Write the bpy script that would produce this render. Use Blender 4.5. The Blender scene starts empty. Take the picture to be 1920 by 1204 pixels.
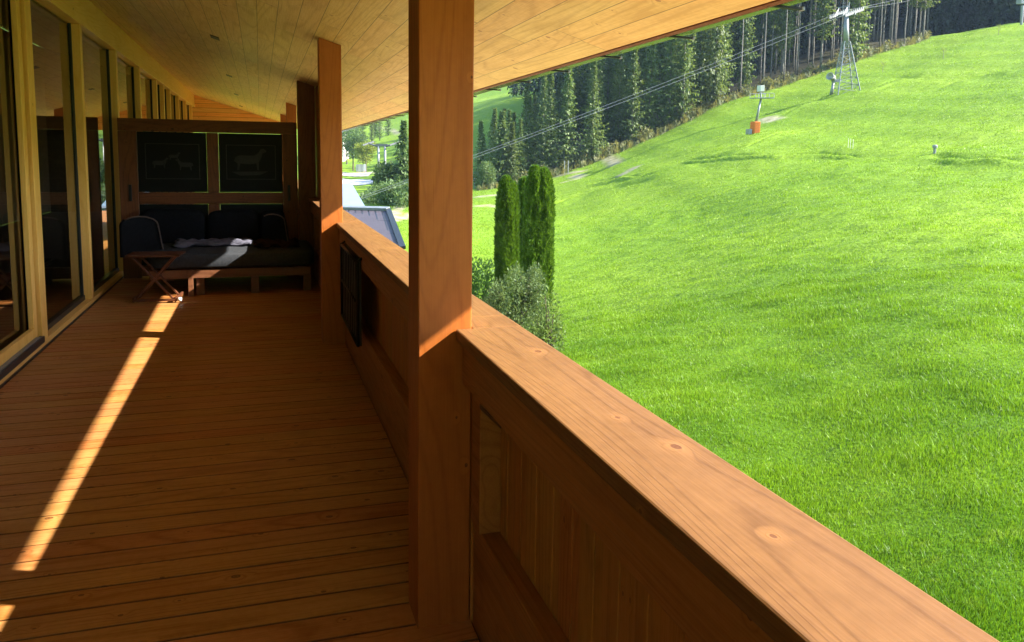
import bpy, math, random
import numpy as np
from mathutils import Matrix, Vector

# ------------------------------------------------------------------ camera, sky, sun, exposure
S = bpy.context.scene
COL = S.collection
F, CY = 1475.4, 465.87                       # focal length and optical centre, in 1920 px
YAW, PIT, ROLL = .309687, .1140906, .0146456
EYE = np.array([0, 0, 1.6])
def cam_rows():
    cy, sy = math.cos(YAW), math.sin(YAW)
    f = np.array([sy*math.cos(PIT), cy*math.cos(PIT), -math.sin(PIT)])
    r = np.array([cy, -sy, 0.]); u = np.cross(r, f)
    c, s = math.cos(ROLL), math.sin(ROLL)
    return np.array([c*r+s*u, -s*r+c*u, f])
RM = cam_rows()
def ray(px, py):
    return np.array([px-960, -(py-CY), F]) @ RM
def on(px, py, ax, v):
    d = ray(px, py); return EYE + (v-EYE[ax])/d[ax]*d
def at(px, py, r):
    d = ray(px, py); return EYE + d*(r/math.hypot(d[0], d[1]))
cd = bpy.data.cameras.new('camera'); cam = bpy.data.objects.new('camera', cd); COL.objects.link(cam)
cd.sensor_width = 36; cd.lens = F/1920*36; cd.shift_y = -(602-CY)/1920; cd.clip_start = .05; cd.clip_end = 6000
m = Matrix.Identity(4)
for i in range(3):
    m[i][0] = RM[0][i]; m[i][1] = RM[1][i]; m[i][2] = -RM[2][i]; m[i][3] = EYE[i]
cam.matrix_world = m; S.camera = cam

SUN_DIR = Vector((-1, .4, -.702)).normalized()          # the way the light travels
EL = math.asin(-SUN_DIR.z)
AZ = math.atan2(-SUN_DIR.x, -SUN_DIR.y)                 # towards the sun, from +Y clockwise
w = bpy.data.worlds.new('World'); S.world = w; w.use_nodes = True
nt = w.node_tree; bg = nt.nodes['Background']
sk = nt.nodes.new('ShaderNodeTexSky'); sk.sky_type = 'NISHITA'; sk.sun_disc = False
sk.sun_elevation = EL; sk.sun_rotation = AZ; sk.altitude = 1000
nt.links.new(sk.outputs[0], bg.inputs[0]); bg.inputs[1].default_value = .14
sd = bpy.data.lights.new('sun', 'SUN'); sd.energy = 4.8; sd.angle = math.radians(.5); sd.color = (1, .93, .8)
so = bpy.data.objects.new('sun', sd); COL.objects.link(so); so.location = (30, -10, 40)
so.rotation_euler = SUN_DIR.to_track_quat('-Z', 'Y').to_euler()
S.view_settings.view_transform = 'Standard'; S.view_settings.look = 'None'
S.view_settings.exposure = 2.28; S.view_settings.gamma = 1
S.render.engine = 'CYCLES'
S.cycles.max_bounces = 10; S.cycles.diffuse_bounces = 8; S.cycles.volume_bounces = 0; S.cycles.glossy_bounces = 4; S.cycles.transparent_max_bounces = 12
S.cycles.sample_clamp_indirect = 6

# ------------------------------------------------------------------ mesh helpers
class MB:
    def __init__(s): s.v = []; s.f = []
    def add(s, vs, fs):
        o = len(s.v); s.v += [tuple(map(float, p)) for p in vs]; s.f += [tuple(i+o for i in q) for q in fs]; return s
    def box(s, x0, x1, y0, y1, z0, z1):
        return s.add([(x0,y0,z0),(x1,y0,z0),(x1,y1,z0),(x0,y1,z0),(x0,y0,z1),(x1,y0,z1),(x1,y1,z1),(x0,y1,z1)],
                     [(0,3,2,1),(4,5,6,7),(0,1,5,4),(1,2,6,5),(2,3,7,6),(3,0,4,7)])
    def obox(s, c, ax, ay, az, hx, hy, hz):
        c, ax, ay, az = (np.array(q, float) for q in (c, ax, ay, az))
        vs = [c+ax*hx*i+ay*hy*j+az*hz*k for k in (-1,1) for i, j in ((-1,-1),(1,-1),(1,1),(-1,1))]
        return s.add(vs, [(0,3,2,1),(4,5,6,7),(0,1,5,4),(1,2,6,5),(2,3,7,6),(3,0,4,7)])
    def beam(s, a, b, wd, ht, up=(0,0,1)):
        a, b = np.array(a, float), np.array(b, float); d = b-a; L = np.linalg.norm(d); d /= L
        sx = np.cross(d, up)
        if np.linalg.norm(sx) < 1e-4: sx = np.array([1., 0, 0])
        sx /= np.linalg.norm(sx); uz = np.cross(sx, d)
        return s.obox((a+b)/2, d, sx, uz, L/2, wd/2, ht/2)
    def tube(s, pts, r, n=8, cap=True):
        pts = [np.array(p, float) for p in pts]
        rs = list(r) if hasattr(r, '__len__') else [r]*len(pts)
        vs = []; fs = []; ref = None
        for i, p in enumerate(pts):
            t = pts[min(i+1, len(pts)-1)]-pts[max(i-1, 0)]; t = t/np.linalg.norm(t)
            if ref is None: ref = np.array([1., 0, 0]) if abs(t[0]) < .8 else np.array([0, 1., 0])
            a = np.cross(t, ref); a /= np.linalg.norm(a); b = np.cross(t, a)
            vs += [p+rs[i]*(math.cos(2*math.pi*k/n)*a+math.sin(2*math.pi*k/n)*b) for k in range(n)]
        for i in range(len(pts)-1):
            for k in range(n):
                k2 = (k+1) % n; fs.append((i*n+k, i*n+k2, (i+1)*n+k2, (i+1)*n+k))
        if cap: fs += [tuple(range(n))[::-1], tuple(range((len(pts)-1)*n, len(pts)*n))]
        return s.add(vs, fs)
    def lathe(s, c, prof, n=24, axis=(0,0,1)):
        az = np.array(axis, float); az /= np.linalg.norm(az)
        ax = np.cross(az, (0,1,0) if abs(az[1]) < .8 else (1,0,0)); ax /= np.linalg.norm(ax); ay = np.cross(az, ax)
        return s.tube_prof(np.array(c, float), ax, ay, az, prof, n)
    def tube_prof(s, c, ax, ay, az, prof, n):
        vs = [c+az*h+r*(math.cos(2*math.pi*k/n)*ax+math.sin(2*math.pi*k/n)*ay) for r, h in prof for k in range(n)]
        fs = [(i*n+k, i*n+(k+1) % n, (i+1)*n+(k+1) % n, (i+1)*n+k) for i in range(len(prof)-1) for k in range(n)]
        return s.add(vs, fs)
    def build(s, name, mat, parent=None, bevel=0, smooth=False, world=True):
        me = bpy.data.meshes.new(name); o = bpy.data.objects.new(name, me); COL.objects.link(o)
        org = origin(parent) if (parent and world) else np.zeros(3)
        me.from_pydata([tuple(np.array(p)-org) for p in s.v], [], s.f)
        me.materials.append(mat)
        if smooth: me.polygons.foreach_set('use_smooth', [True]*len(me.polygons))
        me.update()
        if bevel:
            b = o.modifiers.new('bevel', 'BEVEL'); b.width = bevel; b.segments = 2; b.limit_method = 'ANGLE'; b.harden_normals = False
        if parent: o.parent = parent
        return o
def origin(o):
    p = np.zeros(3)
    while o is not None:
        p = p+np.array(o.location); o = o.parent
    return p
def fast_mesh(name, V, Fc, mat, parent=None, attrs=None, k=None):
    """V (n,3), Fc (m,k) numpy faces"""
    me = bpy.data.meshes.new(name); o = bpy.data.objects.new(name, me); COL.objects.link(o)
    V = np.asarray(V, np.float32); Fc = np.asarray(Fc, np.int32); k = Fc.shape[1]
    me.vertices.add(len(V)); me.vertices.foreach_set('co', V.ravel())
    me.loops.add(Fc.size); me.loops.foreach_set('vertex_index', Fc.ravel())
    me.polygons.add(len(Fc)); me.polygons.foreach_set('loop_start', np.arange(0, Fc.size, k, dtype=np.int32))
    me.polygons.foreach_set('loop_total', np.full(len(Fc), k, np.int32))
    for nm, arr in (attrs or {}).items():
        a = me.attributes.new(nm, 'FLOAT', 'POINT'); a.data.foreach_set('value', np.asarray(arr, np.float32))
    me.update(calc_edges=True); me.validate()
    me.materials.append(mat)
    if parent: o.parent = parent
    return o
def tag(o, label, cat, group=None, kind=None):
    if label: o['label'] = label
    if cat: o['category'] = cat
    if group: o['group'] = group
    if kind: o['kind'] = kind
    return o
def thing(name, loc, label, cat, group=None):
    o = bpy.data.objects.new(name, None); COL.objects.link(o); o.location = tuple(float(q) for q in loc); o.empty_display_size = .2
    return tag(o, label, cat, group)
def dup(o, parent=None):
    c = o.copy(); COL.objects.link(c)
    if parent: c.parent = parent
    for ch in list(o.children): dup(ch, c)
    return c
def struct(o): o['kind'] = 'structure'; return o

# ------------------------------------------------------------------ material helpers
class NT:
    def __init__(s, name):
        s.mat = bpy.data.materials.new(name); s.mat.use_nodes = True; s.nt = s.mat.node_tree
        s.b = s.nt.nodes['Principled BSDF']; s.out = s.nt.nodes['Material Output']
    def n(s, t, **kw):
        nd = s.nt.nodes.new(t)
        for k, v in kw.items(): setattr(nd, k, v)
        return nd
    def put(s, sock, v):
        if hasattr(v, 'is_linked') or isinstance(v, bpy.types.NodeSocket): s.nt.links.new(v, sock)
        elif v is not None: sock.default_value = v
    def m(s, op, a, b=None, c=None, clamp=False):
        nd = s.n('ShaderNodeMath', operation=op); nd.use_clamp = clamp
        for i, v in enumerate((a, b, c)):
            if v is not None: s.put(nd.inputs[i], v)
        return nd.outputs[0]
    def mr(s, v, a, b, c=0., d=1., smooth=True):
        nd = s.n('ShaderNodeMapRange'); nd.interpolation_type = 'SMOOTHSTEP' if smooth else 'LINEAR'
        for i, q in enumerate((v, a, b, c, d)): s.put(nd.inputs[i], q)
        return nd.outputs[0]
    def mix(s, fac, a, b, mode='MIX'):
        nd = s.n('ShaderNodeMix', data_type='RGBA', blend_type=mode)
        s.put(nd.inputs[0], fac)
        for i, v in ((6, a), (7, b)):
            if isinstance(v, tuple): v = (*v, 1) if len(v) == 3 else v
            s.put(nd.inputs[i], v)
        return nd.outputs[2]
    def comb(s, x, y, z):
        nd = s.n('ShaderNodeCombineXYZ')
        for i, v in enumerate((x, y, z)): s.put(nd.inputs[i], v)
        return nd.outputs[0]
    def co(s): return s.n('ShaderNodeTexCoord').outputs['Object']
    def sep(s, v):
        nd = s.n('ShaderNodeSeparateXYZ'); s.put(nd.inputs[0], v); return nd.outputs
    def noise(s, v, scale, detail=3., rough=.5, dist=0.):
        nd = s.n('ShaderNodeTexNoise'); s.put(nd.inputs['Vector'], v); nd.inputs['Scale'].default_value = scale
        nd.inputs['Detail'].default_value = detail; nd.inputs['Roughness'].default_value = rough; nd.inputs['Distortion'].default_value = dist
        return nd.outputs['Fac']
    def voro(s, v, scale, rnd=1.):
        nd = s.n('ShaderNodeTexVoronoi', voronoi_dimensions='2D'); s.put(nd.inputs['Vector'], v); nd.inputs['Scale'].default_value = scale
        nd.inputs['Randomness'].default_value = rnd; return nd.outputs
    def white(s, x, y=0.):
        nd = s.n('ShaderNodeTexWhiteNoise', noise_dimensions='2D'); s.put(nd.inputs['Vector'], s.comb(x, y, 0.)); return nd.outputs
    def attr(s, name): return s.n('ShaderNodeAttribute', attribute_name=name).outputs['Fac']
    def bump(s, h, strength=.3, dist=.01):
        nd = s.n('ShaderNodeBump'); nd.inputs['Strength'].default_value = strength; nd.inputs['Distance'].default_value = dist
        s.put(nd.inputs['Height'], h); s.nt.links.new(nd.outputs[0], s.b.inputs['Normal'])
    def done(s, col, rough=.6, spec=.4, metal=0.):
        s.put(s.b.inputs['Base Color'], (*col, 1) if isinstance(col, tuple) else col)
        s.put(s.b.inputs['Roughness'], rough); s.b.inputs['Specular IOR Level'].default_value = spec; s.b.inputs['Metallic'].default_value = metal
        return s.mat

def wood(name, dark, light, along='y', plank=None, length=None, rough=.5, spec=.35, rings=95., knot=.45, seam=True, var=.3,
         knotcol=(.16, .05, .015), pale=.0, seamw=.012, kscale=1.0, rp=5., gapk=.33, tw=.3):
    """procedural softwood: growth rings that bend round knots, fibre, tone per plank. plank=(axis,width)"""
    t = NT(name); c = t.sep(t.co()); ax = 'xyz'.index(along)
    A = c[ax]; B, C = [c[i] for i in range(3) if i != ax]
    rnd = 0.; gap = None
    if plank:
        pa = c['xyz'.index(plank[0])]
        q = t.m('DIVIDE', pa, plank[1]); pid = t.m('FLOOR', q); fr = t.m('SUBTRACT', q, pid)
        wn = t.white(pid, 3.7)[0]
        e = t.m('MINIMUM', fr, t.m('SUBTRACT', 1., fr)); gap = t.mr(e, seamw*.35, seamw)
        if length:
            q2 = t.m('ADD', t.m('DIVIDE', A, length), t.m('MULTIPLY', wn, 7.3)); jid = t.m('FLOOR', q2); fj = t.m('SUBTRACT', q2, jid)
            e2 = t.m('MINIMUM', fj, t.m('SUBTRACT', 1., fj)); gap = t.m('MINIMUM', gap, t.mr(e2, seamw*.1*plank[1]/length*3, seamw*plank[1]/length*1.2))
            wn = t.white(pid, jid)[0]
        rnd = t.m('MULTIPLY', wn, 41.)
    A2 = t.m('ADD', A, rnd) if plank else A
    B2 = t.m('ADD', B, t.m('MULTIPLY', rnd, .37)) if plank else B
    kv = t.comb(t.m('MULTIPLY', t.m('ADD', B2, C), 6.2*kscale), t.m('MULTIPLY', A2, 4.4*kscale), 0.)
    wob = t.noise(t.comb(t.m('MULTIPLY', B2, 40.), t.m('MULTIPLY', A2, 30.), t.m('MULTIPLY', C, 40.)), 1., 2.)
    vo = t.voro(kv, 1.); sel = t.m('GREATER_THAN', t.sep(vo['Color'])[0], 1-knot)
    size = t.m('ADD', .02, t.m('MULTIPLY', t.m('POWER', t.sep(vo['Color'])[1], 2.), .065))
    kd = t.m('DIVIDE', t.m('ADD', vo['Distance'], t.m('MULTIPLY', t.m('SUBTRACT', wob, .5), .035)), size)
    kcore = t.m('MULTIPLY', t.mr(kd, .75, 1.15, 1., 0.), sel)
    khalo = t.m('MULTIPLY', t.m('POWER', t.mr(kd, .6, 5.5, 1., 0., False), 1.6), sel)
    rv = t.comb(t.m('MULTIPLY', B2, 3.6), t.m('MULTIPLY', A2, .3), t.m('MULTIPLY', C, 3.6))
    fld = t.noise(rv, 1., 1.2, .35, .2)
    ph = t.m('ADD', t.m('MULTIPLY', fld, rings), t.m('MULTIPLY', khalo, 9.))
    ring = t.m('POWER', t.m('ADD', .5, t.m('MULTIPLY', t.m('SINE', ph), .5)), rp)
    fv = t.comb(t.m('MULTIPLY', B2, 190.), t.m('MULTIPLY', A2, 3.5), t.m('MULTIPLY', C, 190.))
    fib = t.noise(fv, 1., 2., .6)
    tone = t.noise(t.comb(t.m('MULTIPLY', B2, 2.5), t.m('MULTIPLY', A2, 1.1), t.m('MULTIPLY', C, 2.5)), 1.6, 3.)
    f = t.m('ADD', t.m('MULTIPLY', ring, .4), t.m('ADD', t.m('ADD', t.m('MULTIPLY', t.mr(fib, .3, .7), .26), t.m('MULTIPLY', t.mr(wob, .35, .65), .16)), t.m('MULTIPLY', t.mr(tone, .3, .7), tw)))
    if plank: f = t.m('ADD', f, t.m('MULTIPLY', t.m('SUBTRACT', wn, .5), var*2))
    col = t.mix(t.m('MULTIPLY', f, 1., clamp=True), light, dark)
    if plank:
        hs = t.n('ShaderNodeHueSaturation'); t.put(hs.inputs['Color'], col)
        t.put(hs.inputs['Value'], t.m('ADD', 1-var*.45, t.m('MULTIPLY', wn, var*.9)))
        t.put(hs.inputs['Hue'], t.m('ADD', .492, t.m('MULTIPLY', t.m('FRACT', t.m('MULTIPLY', wn, 17.3)), .016))); col = hs.outputs[0]
    if pale:
        col = t.mix(t.m('MULTIPLY', t.m('SUBTRACT', khalo, kcore, clamp=True), pale), col, tuple(min(1, q*1.5) for q in light))
    kc = t.m('MULTIPLY', kcore, t.mr(t.m('SINE', t.m('MULTIPLY', kd, 11.)), -1., 1., .55, .95))
    col = t.mix(kc, col, knotcol)
    h = t.m('ADD', t.m('MULTIPLY', fib, .35), t.m('MULTIPLY', ring, .2))
    if gap is not None and seam:
        col = t.mix(gap, tuple(q*gapk for q in dark), col); h = t.m('ADD', h, t.m('MULTIPLY', gap, 3.))
    t.bump(h, .25, .003)
    return t.done(col, t.mr(fib, .3, .7, rough-.07, rough+.08), spec)

def plain(name, col, rough=.5, metal=0., spec=.4, var=.15, scale=8., bump=0.):
    t = NT(name); n = t.noise(t.co(), scale, 4.)
    c = t.mix(t.mr(n, .3, .7), tuple(q*(1-var) for q in col), tuple(min(1, q*(1+var)) for q in col))
    if bump: t.bump(t.noise(t.co(), scale*6, 3.), bump, .01)
    return t.done(c, rough, spec, metal)

def leafy(name, c1, c2, c3, trans=.35, rough=.55, scale=1.2):
    """foliage: tint per leaf clump from noise, light passes through"""
    t = NT(name); co = t.co()
    oi = t.n('ShaderNodeObjectInfo').outputs['Random']
    n1 = t.noise(co, scale, 3.); n2 = t.noise(co, scale*9, 2.)
    c = t.mix(t.mr(n1, .3, .7), c1, c2); c = t.mix(t.mr(n2, .52, .75), c, c3)
    hs = t.n('ShaderNodeHueSaturation'); t.put(hs.inputs['Color'], c)
    t.put(hs.inputs['Value'], t.m('ADD', .72, t.m('MULTIPLY', oi, .56)))
    t.put(hs.inputs['Hue'], t.m('ADD', .488, t.m('MULTIPLY', t.m('FRACT', t.m('MULTIPLY', oi, 7.7)), .024)))
    t.done(hs.outputs[0], rough, .25)
    tr = t.n('ShaderNodeBsdfTranslucent'); t.put(tr.inputs[0], t.mix(.5, hs.outputs[0], (c3[0]*1.3, c3[1]*1.3, c3[2]*.6)))
    mx = t.n('ShaderNodeMixShader'); mx.inputs[0].default_value = trans
    t.nt.links.new(t.b.outputs[0], mx.inputs[1]); t.nt.links.new(tr.outputs[0], mx.inputs[2]); t.nt.links.new(mx.outputs[0], t.out.inputs[0])
    return t.mat

M = {}
M['deck'] = wood('deck_wood', (.31, .11, .022), (.54, .255, .085), 'x', ('y', .14), None, .5, .3, 120, .62, True, .3, seamw=.05, gapk=.16, knotcol=(.1, .03, .01))
M['rail'] = wood('rail_wood', (.115, .05, .0155), (.222, .108, .038), 'y', None, None, .5, .35, 210, .42, pale=.6, rp=9., tw=.2, knotcol=(.12, .04, .015), kscale=.85)
M['rail_in'] = wood('rail_inner_wood', (.26, .095, .018), (.42, .17, .042), 'y', None, None, .5, .35, 150, .45, knotcol=(.08, .025, .008))
M['panel'] = wood('panel_wood', (.3, .11, .018), (.5, .21, .045), 'z', ('y', .137), None, .55, .3, 120, .4, False, .3)
M['post'] = wood('post_wood', (.3, .08, .011), (.42, .126, .021), 'z', None, None, .48, .35, 130, .4, pale=.3, knotcol=(.09, .025, .008))
M['soffit'] = wood('soffit_wood', (.52, .34, .11), (.77, .57, .21), 'y', ('x', .148), 1.9, .5, .3, 100, .6, True, .3, (.26, .1, .03), seamw=.018)
M['spruce'] = wood('spruce_frame', (.74, .42, .08), (.88, .56, .15), 'z', None, None, .42, .4, 110, .15)
M['spruce_y'] = wood('spruce_beam', (.74, .42, .09), (.88, .56, .17), 'y', None, None, .45, .4, 110, .25)
M['boards'] = wood('gable_boards', (.66, .33, .07), (.86, .5, .14), 'x', ('z', .12), None, .5, .3, 100, .3, True, .2, seamw=.05)
M['aged_x'] = wood('aged_rail', (.08, .022, .006), (.17, .052, .014), 'x', None, None, .55, .3, 150, .5, knotcol=(.03, .01, .004))
M['aged_z'] = wood('aged_stile', (.08, .024, .007), (.17, .054, .015), 'z', None, None, .55, .3, 150, .5, knotcol=(.03, .01, .004))
M['redwood'] = wood('table_wood', (.06, .02, .009), (.12, .04, .018), 'x', None, None, .4, .4, 60, .1)
M['sofawood'] = wood('sofa_wood', (.1, .035, .014), (.2, .08, .036), 'x', None, None, .5, .35, 60, .2)
M['black'] = plain('black_metal', (.018, .018, .02), .45, .6)
M['gasket'] = plain('dark_seal', (.022, .022, .024), .4)
M['gutter'] = plain('gutter_metal', (.2, .2, .17), .26, .9, var=.06)
M['galv'] = plain('galvanised_steel', (.24, .255, .27), .5, .5, var=.12, scale=3)
M['steel'] = plain('weathered_steel', (.12, .13, .14), .65, .3)
M['cable'] = plain('steel_cable', (.16, .175, .19), .5, .5)
M['white'] = plain('white_paint', (.55, .55, .53), .6, var=.06)
M['orange'] = plain('orange_padding', (.6, .15, .018), .7, var=.12)
M['room'] = plain('room_paint', (.16, .11, .07), .8, var=.1)
M['dirt_stone'] = plain('pale_gravel', (.42, .38, .3), .9, var=.2, scale=2)
M['fabric'] = plain('charcoal_fabric', (.007, .0075, .009), .9, spec=.1, var=.2, scale=30, bump=.3)
M['mattress'] = plain('grey_fabric', (.042, .046, .054), .9, spec=.1, var=.15, scale=40, bump=.3)
M['throw'] = plain('mauve_throw', (.1, .1, .135), .95, spec=.05, var=.25, scale=14, bump=.5)
M['brown'] = plain('brown_throw', (.03, .014, .01), .95, spec=.05, var=.3, scale=20, bump=.5)
M['piping'] = plain('pale_piping', (.07, .045, .032), .7)
M['bark'] = plain('spruce_bark', (.15, .135, .12), .9, var=.35, scale=3, bump=.6)
M['bark_dark'] = plain('dark_bark', (.09, .07, .055), .95, var=.3, scale=3)
M['spruce_leaf'] = leafy('spruce_needles', (.05, .092, .026), (.105, .16, .042), (.19, .245, .07), .38)
M['spruce_far'] = leafy('far_needles', (.02, .042, .02), (.035, .06, .025), (.05, .075, .03), .2, scale=.2)
M['thuja'] = leafy('thuja_scales', (.026, .085, .008), (.065, .16, .013), (.15, .265, .022), .3, scale=2.2)
M['silver'] = leafy('silver_leaves', (.05, .105, .028), (.1, .165, .055), (.22, .29, .13), .3, scale=3)
M['bush'] = leafy('bush_leaves', (.06, .12, .025), (.1, .18, .04), (.2, .28, .07), .35, scale=3)
M['yellow'] = leafy('yellow_leaves', (.13, .19, .03), (.2, .26, .04), (.33, .36, .07), .4, scale=.8)
M['decid'] = leafy('broad_leaves', (.05, .1, .03), (.09, .15, .05), (.16, .22, .08), .35, scale=.5)
M['weeds'] = leafy('weed_stalks', (.055, .09, .025), (.12, .14, .05), (.26, .23, .11), .35, scale=.4)
def grass_mat():
    t = NT('grass_blades'); co = t.co(); n1 = t.noise(co, .035, 4.); n2 = t.noise(co, .3, 4.); n3 = t.noise(co, 3., 2.)
    ln = t.n('ShaderNodeVectorMath', operation='LENGTH'); t.put(ln.inputs[0], co)
    far_light = t.mr(t.m('ADD', ln.outputs['Value'], t.m('MULTIPLY', t.m('SUBTRACT', n1, .5), 70.)), 0., 55.)  # light falloff put into the blade colour: darker near the eye, brighter far off
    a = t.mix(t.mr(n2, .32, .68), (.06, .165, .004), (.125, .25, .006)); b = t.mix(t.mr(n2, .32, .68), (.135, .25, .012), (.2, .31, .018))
    c = t.mix(far_light, a, b); c = t.mix(t.m('MULTIPLY', t.mr(n3, .55, .75), .4), c, (.24, .34, .03))
    tint = t.attr('tint'); hs = t.n('ShaderNodeHueSaturation'); t.put(hs.inputs['Color'], c); t.put(hs.inputs['Value'], t.m('ADD', .55, t.m('MULTIPLY', tint, .95))); c = hs.outputs[0]
    t.done(c, .5, .35)
    tr = t.n('ShaderNodeBsdfTranslucent'); t.put(tr.inputs[0], t.mix(.35, c, (.26, .4, .015)))
    mx = t.n('ShaderNodeMixShader'); mx.inputs[0].default_value = .4
    t.nt.links.new(t.b.outputs[0], mx.inputs[1]); t.nt.links.new(tr.outputs[0], mx.inputs[2]); t.nt.links.new(mx.outputs[0], t.out.inputs[0]); return t.mat
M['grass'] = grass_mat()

# glass: architectural pane, strong mirror at grazing angles
t = NT('window_glass')
fr = t.n('ShaderNodeFresnel'); fr.inputs[0].default_value = 1.95
gl = t.n('ShaderNodeBsdfGlossy'); gl.inputs['Roughness'].default_value = .004; gl.inputs[0].default_value = (1, .99, .96, 1)
tp = t.n('ShaderNodeBsdfTransparent'); tp.inputs[0].default_value = (.62, .66, .64, 1)
mx = t.n('ShaderNodeMixShader'); t.nt.links.new(fr.outputs[0], mx.inputs[0]); t.nt.links.new(tp.outputs[0], mx.inputs[1]); t.nt.links.new(gl.outputs[0], mx.inputs[2])
t.nt.links.new(mx.outputs[0], t.out.inputs[0]); M['glass'] = t.mat
# roof panels of the neighbour
t = NT('solar_roof'); c = t.sep(t.co())
M['tile_roof'] = plain('slate_panel', (.06, .048, .056), .6, .0, var=.08, scale=1.5)
M['blue_roof'] = plain('pale_sheet_roof', (.2, .28, .34), .4, .1, var=.06, scale=1.)
M['asphalt'] = plain('pale_asphalt', (.42, .41, .4), .9, var=.1, scale=.5)
M['plaster'] = plain('white_plaster', (.75, .74, .7), .9, var=.05, scale=2)

# ------------------------------------------------------------------ terrain
CP = []
def cp(px, py, r):
    p = at(px, py, r); CP.append((math.atan2(p[0], p[1]), r, p[2]))
def ca(azd, r, z): CP.append((math.radians(azd), r, z))
for q in [(895,355,140),(930,420,75),(950,520,42),(1030,650,22),(1060,322,145),(1060,400,78),(1060,480,46),
          (1200,266,151),(1200,330,95),(1200,380,68),(1200,480,41),(1200,600,24),(1240,760,14.5),(1340,200,163),(1360,270,100),(1360,330,70),
          (1500,950,10.5),(1500,700,16.5),(1500,520,27),(1500,400,42),(1500,345,54),(1500,300,74),(1500,240,105),(1500,195,138),(1500,148,181),
          (1700,900,11.3),(1700,600,20),(1700,420,36),(1700,330,53),(1700,220,92),(1700,130,156),(1725,78,208),
          (1900,1170,8.2),(1900,900,11.5),(1900,700,16),(1900,500,26),(1900,400,37),(1900,300,56),(1900,200,86),(1900,120,136),(1900,62,190),(1900,40,222),
          (1590,172,136),(1412,250,98),(760,440,52),(770,470,48),(745,395,90),(700,362,140),(660,340,195),(720,298,270),(690,275,310),(755,215,430),(910,188,420),(905,130,560),(650,250,420)]: cp(*q)
for a in (-25, -60, -100, -140, -179, 179): 
    for r, z in ((3, -3.2), (10, -3.3), (40, -4), (120, -4.8), (420, 10), (1500, 240)): ca(a, r, z)
for a in (-8, 2):
    for r, z in ((3, -3.2), (10, -3.4), (30, -4.1), (90, -4.8), (200, -4.9)): ca(a, r, z)
for a in (66, 85, 110, 145):
    k = {66: 1, 85: .85, 110: .55, 145: .3}[a]
    for r, z in ((3, -3.2), (10, -3.1), (27, -1.7), (56, 2.4), (90, 9), (168, 29), (420, 70), (1500, 250)): ca(a, r, (z+3.2)*k-3.2)
for a in (20, 32, 43): ca(a, 3, -3.2)
for a, z2, z3 in ((14, 14, 32), (22, 20, 48), (30, 32, 75), (38, 46, 105), (45, 62, 125), (52, 66, 125)):
    ca(a, 330 if a > 40 else 265, z2); ca(a, 470, z3); ca(a, 1500, 330)
ca(48, 258, 36); ca(52, 258, 37.5); ca(0, 700, 130); ca(10, 700, 110); ca(1, 430, 52); ca(-8, 430, 75); ca(5, 1500, 330)
CPA = np.array(CP)
PU = np.stack([CPA[:, 0]*2.2, np.log(CPA[:, 1])], 1)
def kern(d2): return np.where(d2 > 1e-12, .5*d2*np.log(np.maximum(d2, 1e-12)), 0)
n_ = len(PU)
def sc(z): return np.sign(z+3.2)*np.log1p(np.abs(z+3.2)/4)
def usc(q): return np.sign(q)*np.expm1(np.abs(q))*4-3.2
A_ = np.zeros((n_+3, n_+3)); A_[:n_, :n_] = kern(((PU[:, None]-PU[None])**2).sum(-1))+np.eye(n_)*.004
A_[:n_, n_] = 1; A_[:n_, n_+1:] = PU; A_[n_:, :n_] = A_[:n_, n_:].T
W_ = np.linalg.solve(A_, np.concatenate([sc(CPA[:, 2]), np.zeros(3)]))
def fold(P0, pts, r, az, width, amp):
    """a terrace edge: a low bank along a line given in photo points"""
    a0 = np.array([p[0] for p in pts]); r0 = np.array([p[1] for p in pts])
    i = np.argsort(a0); rr = np.interp(az, a0[i], r0[i]); inside = np.clip((az-a0.min())/.02, 0, 1)*np.clip((a0.max()-az)/.02, 0, 1)
    d = (r-rr)/width
    return amp*inside*(np.exp(-d*d)*-1+.7*np.exp(-(d+1.5)**2))
FOLDS = []
def terr(x, y):
    x = np.asarray(x, float); y = np.asarray(y, float); sh = x.shape; x = x.ravel(); y = y.ravel()
    r = np.maximum(np.hypot(x, y), 2.); az = np.arctan2(x, y); out = np.zeros(len(x))
    for i in range(0, len(x), 40000):
        s = slice(i, i+40000); U = np.stack([az[s]*2.2, np.log(r[s])], 1)
        K = kern(((U[:, None]-PU[None])**2).sum(-1))
        out[s] = usc(K@W_[:n_]+W_[n_]+U@W_[n_+1:])
    g = np.clip((r-14)/40, 0, 1)
    out += g*(.28*np.sin(x*.21+1.3*np.sin(y*.13))*np.sin(y*.17+.6)+.12*np.sin(x*.55+y*.2)*np.sin(y*.49-x*.31+1))
    out += np.clip((r-6)/12, 0, 1)*(.03*np.sin(x*1.7+y*.6+np.sin(y))*np.sin(y*1.3-x*.4+1.7*np.sin(x*.37))+.03*np.sin(x*2.9-y*.8+1.5*np.sin(y*.7))*np.sin(y*2.3+x*1.1))
    for f in FOLDS: out += fold(None, f[0], r, az, f[1], f[2])
    return out.reshape(sh)
def hit(px, py, r0=6., r1=900.):
    """first ground point behind a photo point"""
    rs = np.geomspace(r0, r1, 900); d = ray(px, py); d = d/math.hypot(d[0], d[1])
    P = EYE[None]+rs[:, None]*d[None]; dz = P[:, 2]-terr(P[:, 0], P[:, 1])
    i = np.argmax(dz < 0)
    if dz[i] >= 0: i = len(rs)-1
    return P[i]
def fline(pts, wdt, amp):
    q = [hit(*p) for p in pts]; FOLDS.append(([(math.atan2(p[0], p[1]), math.hypot(p[0], p[1])) for p in q], wdt, amp))
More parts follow.
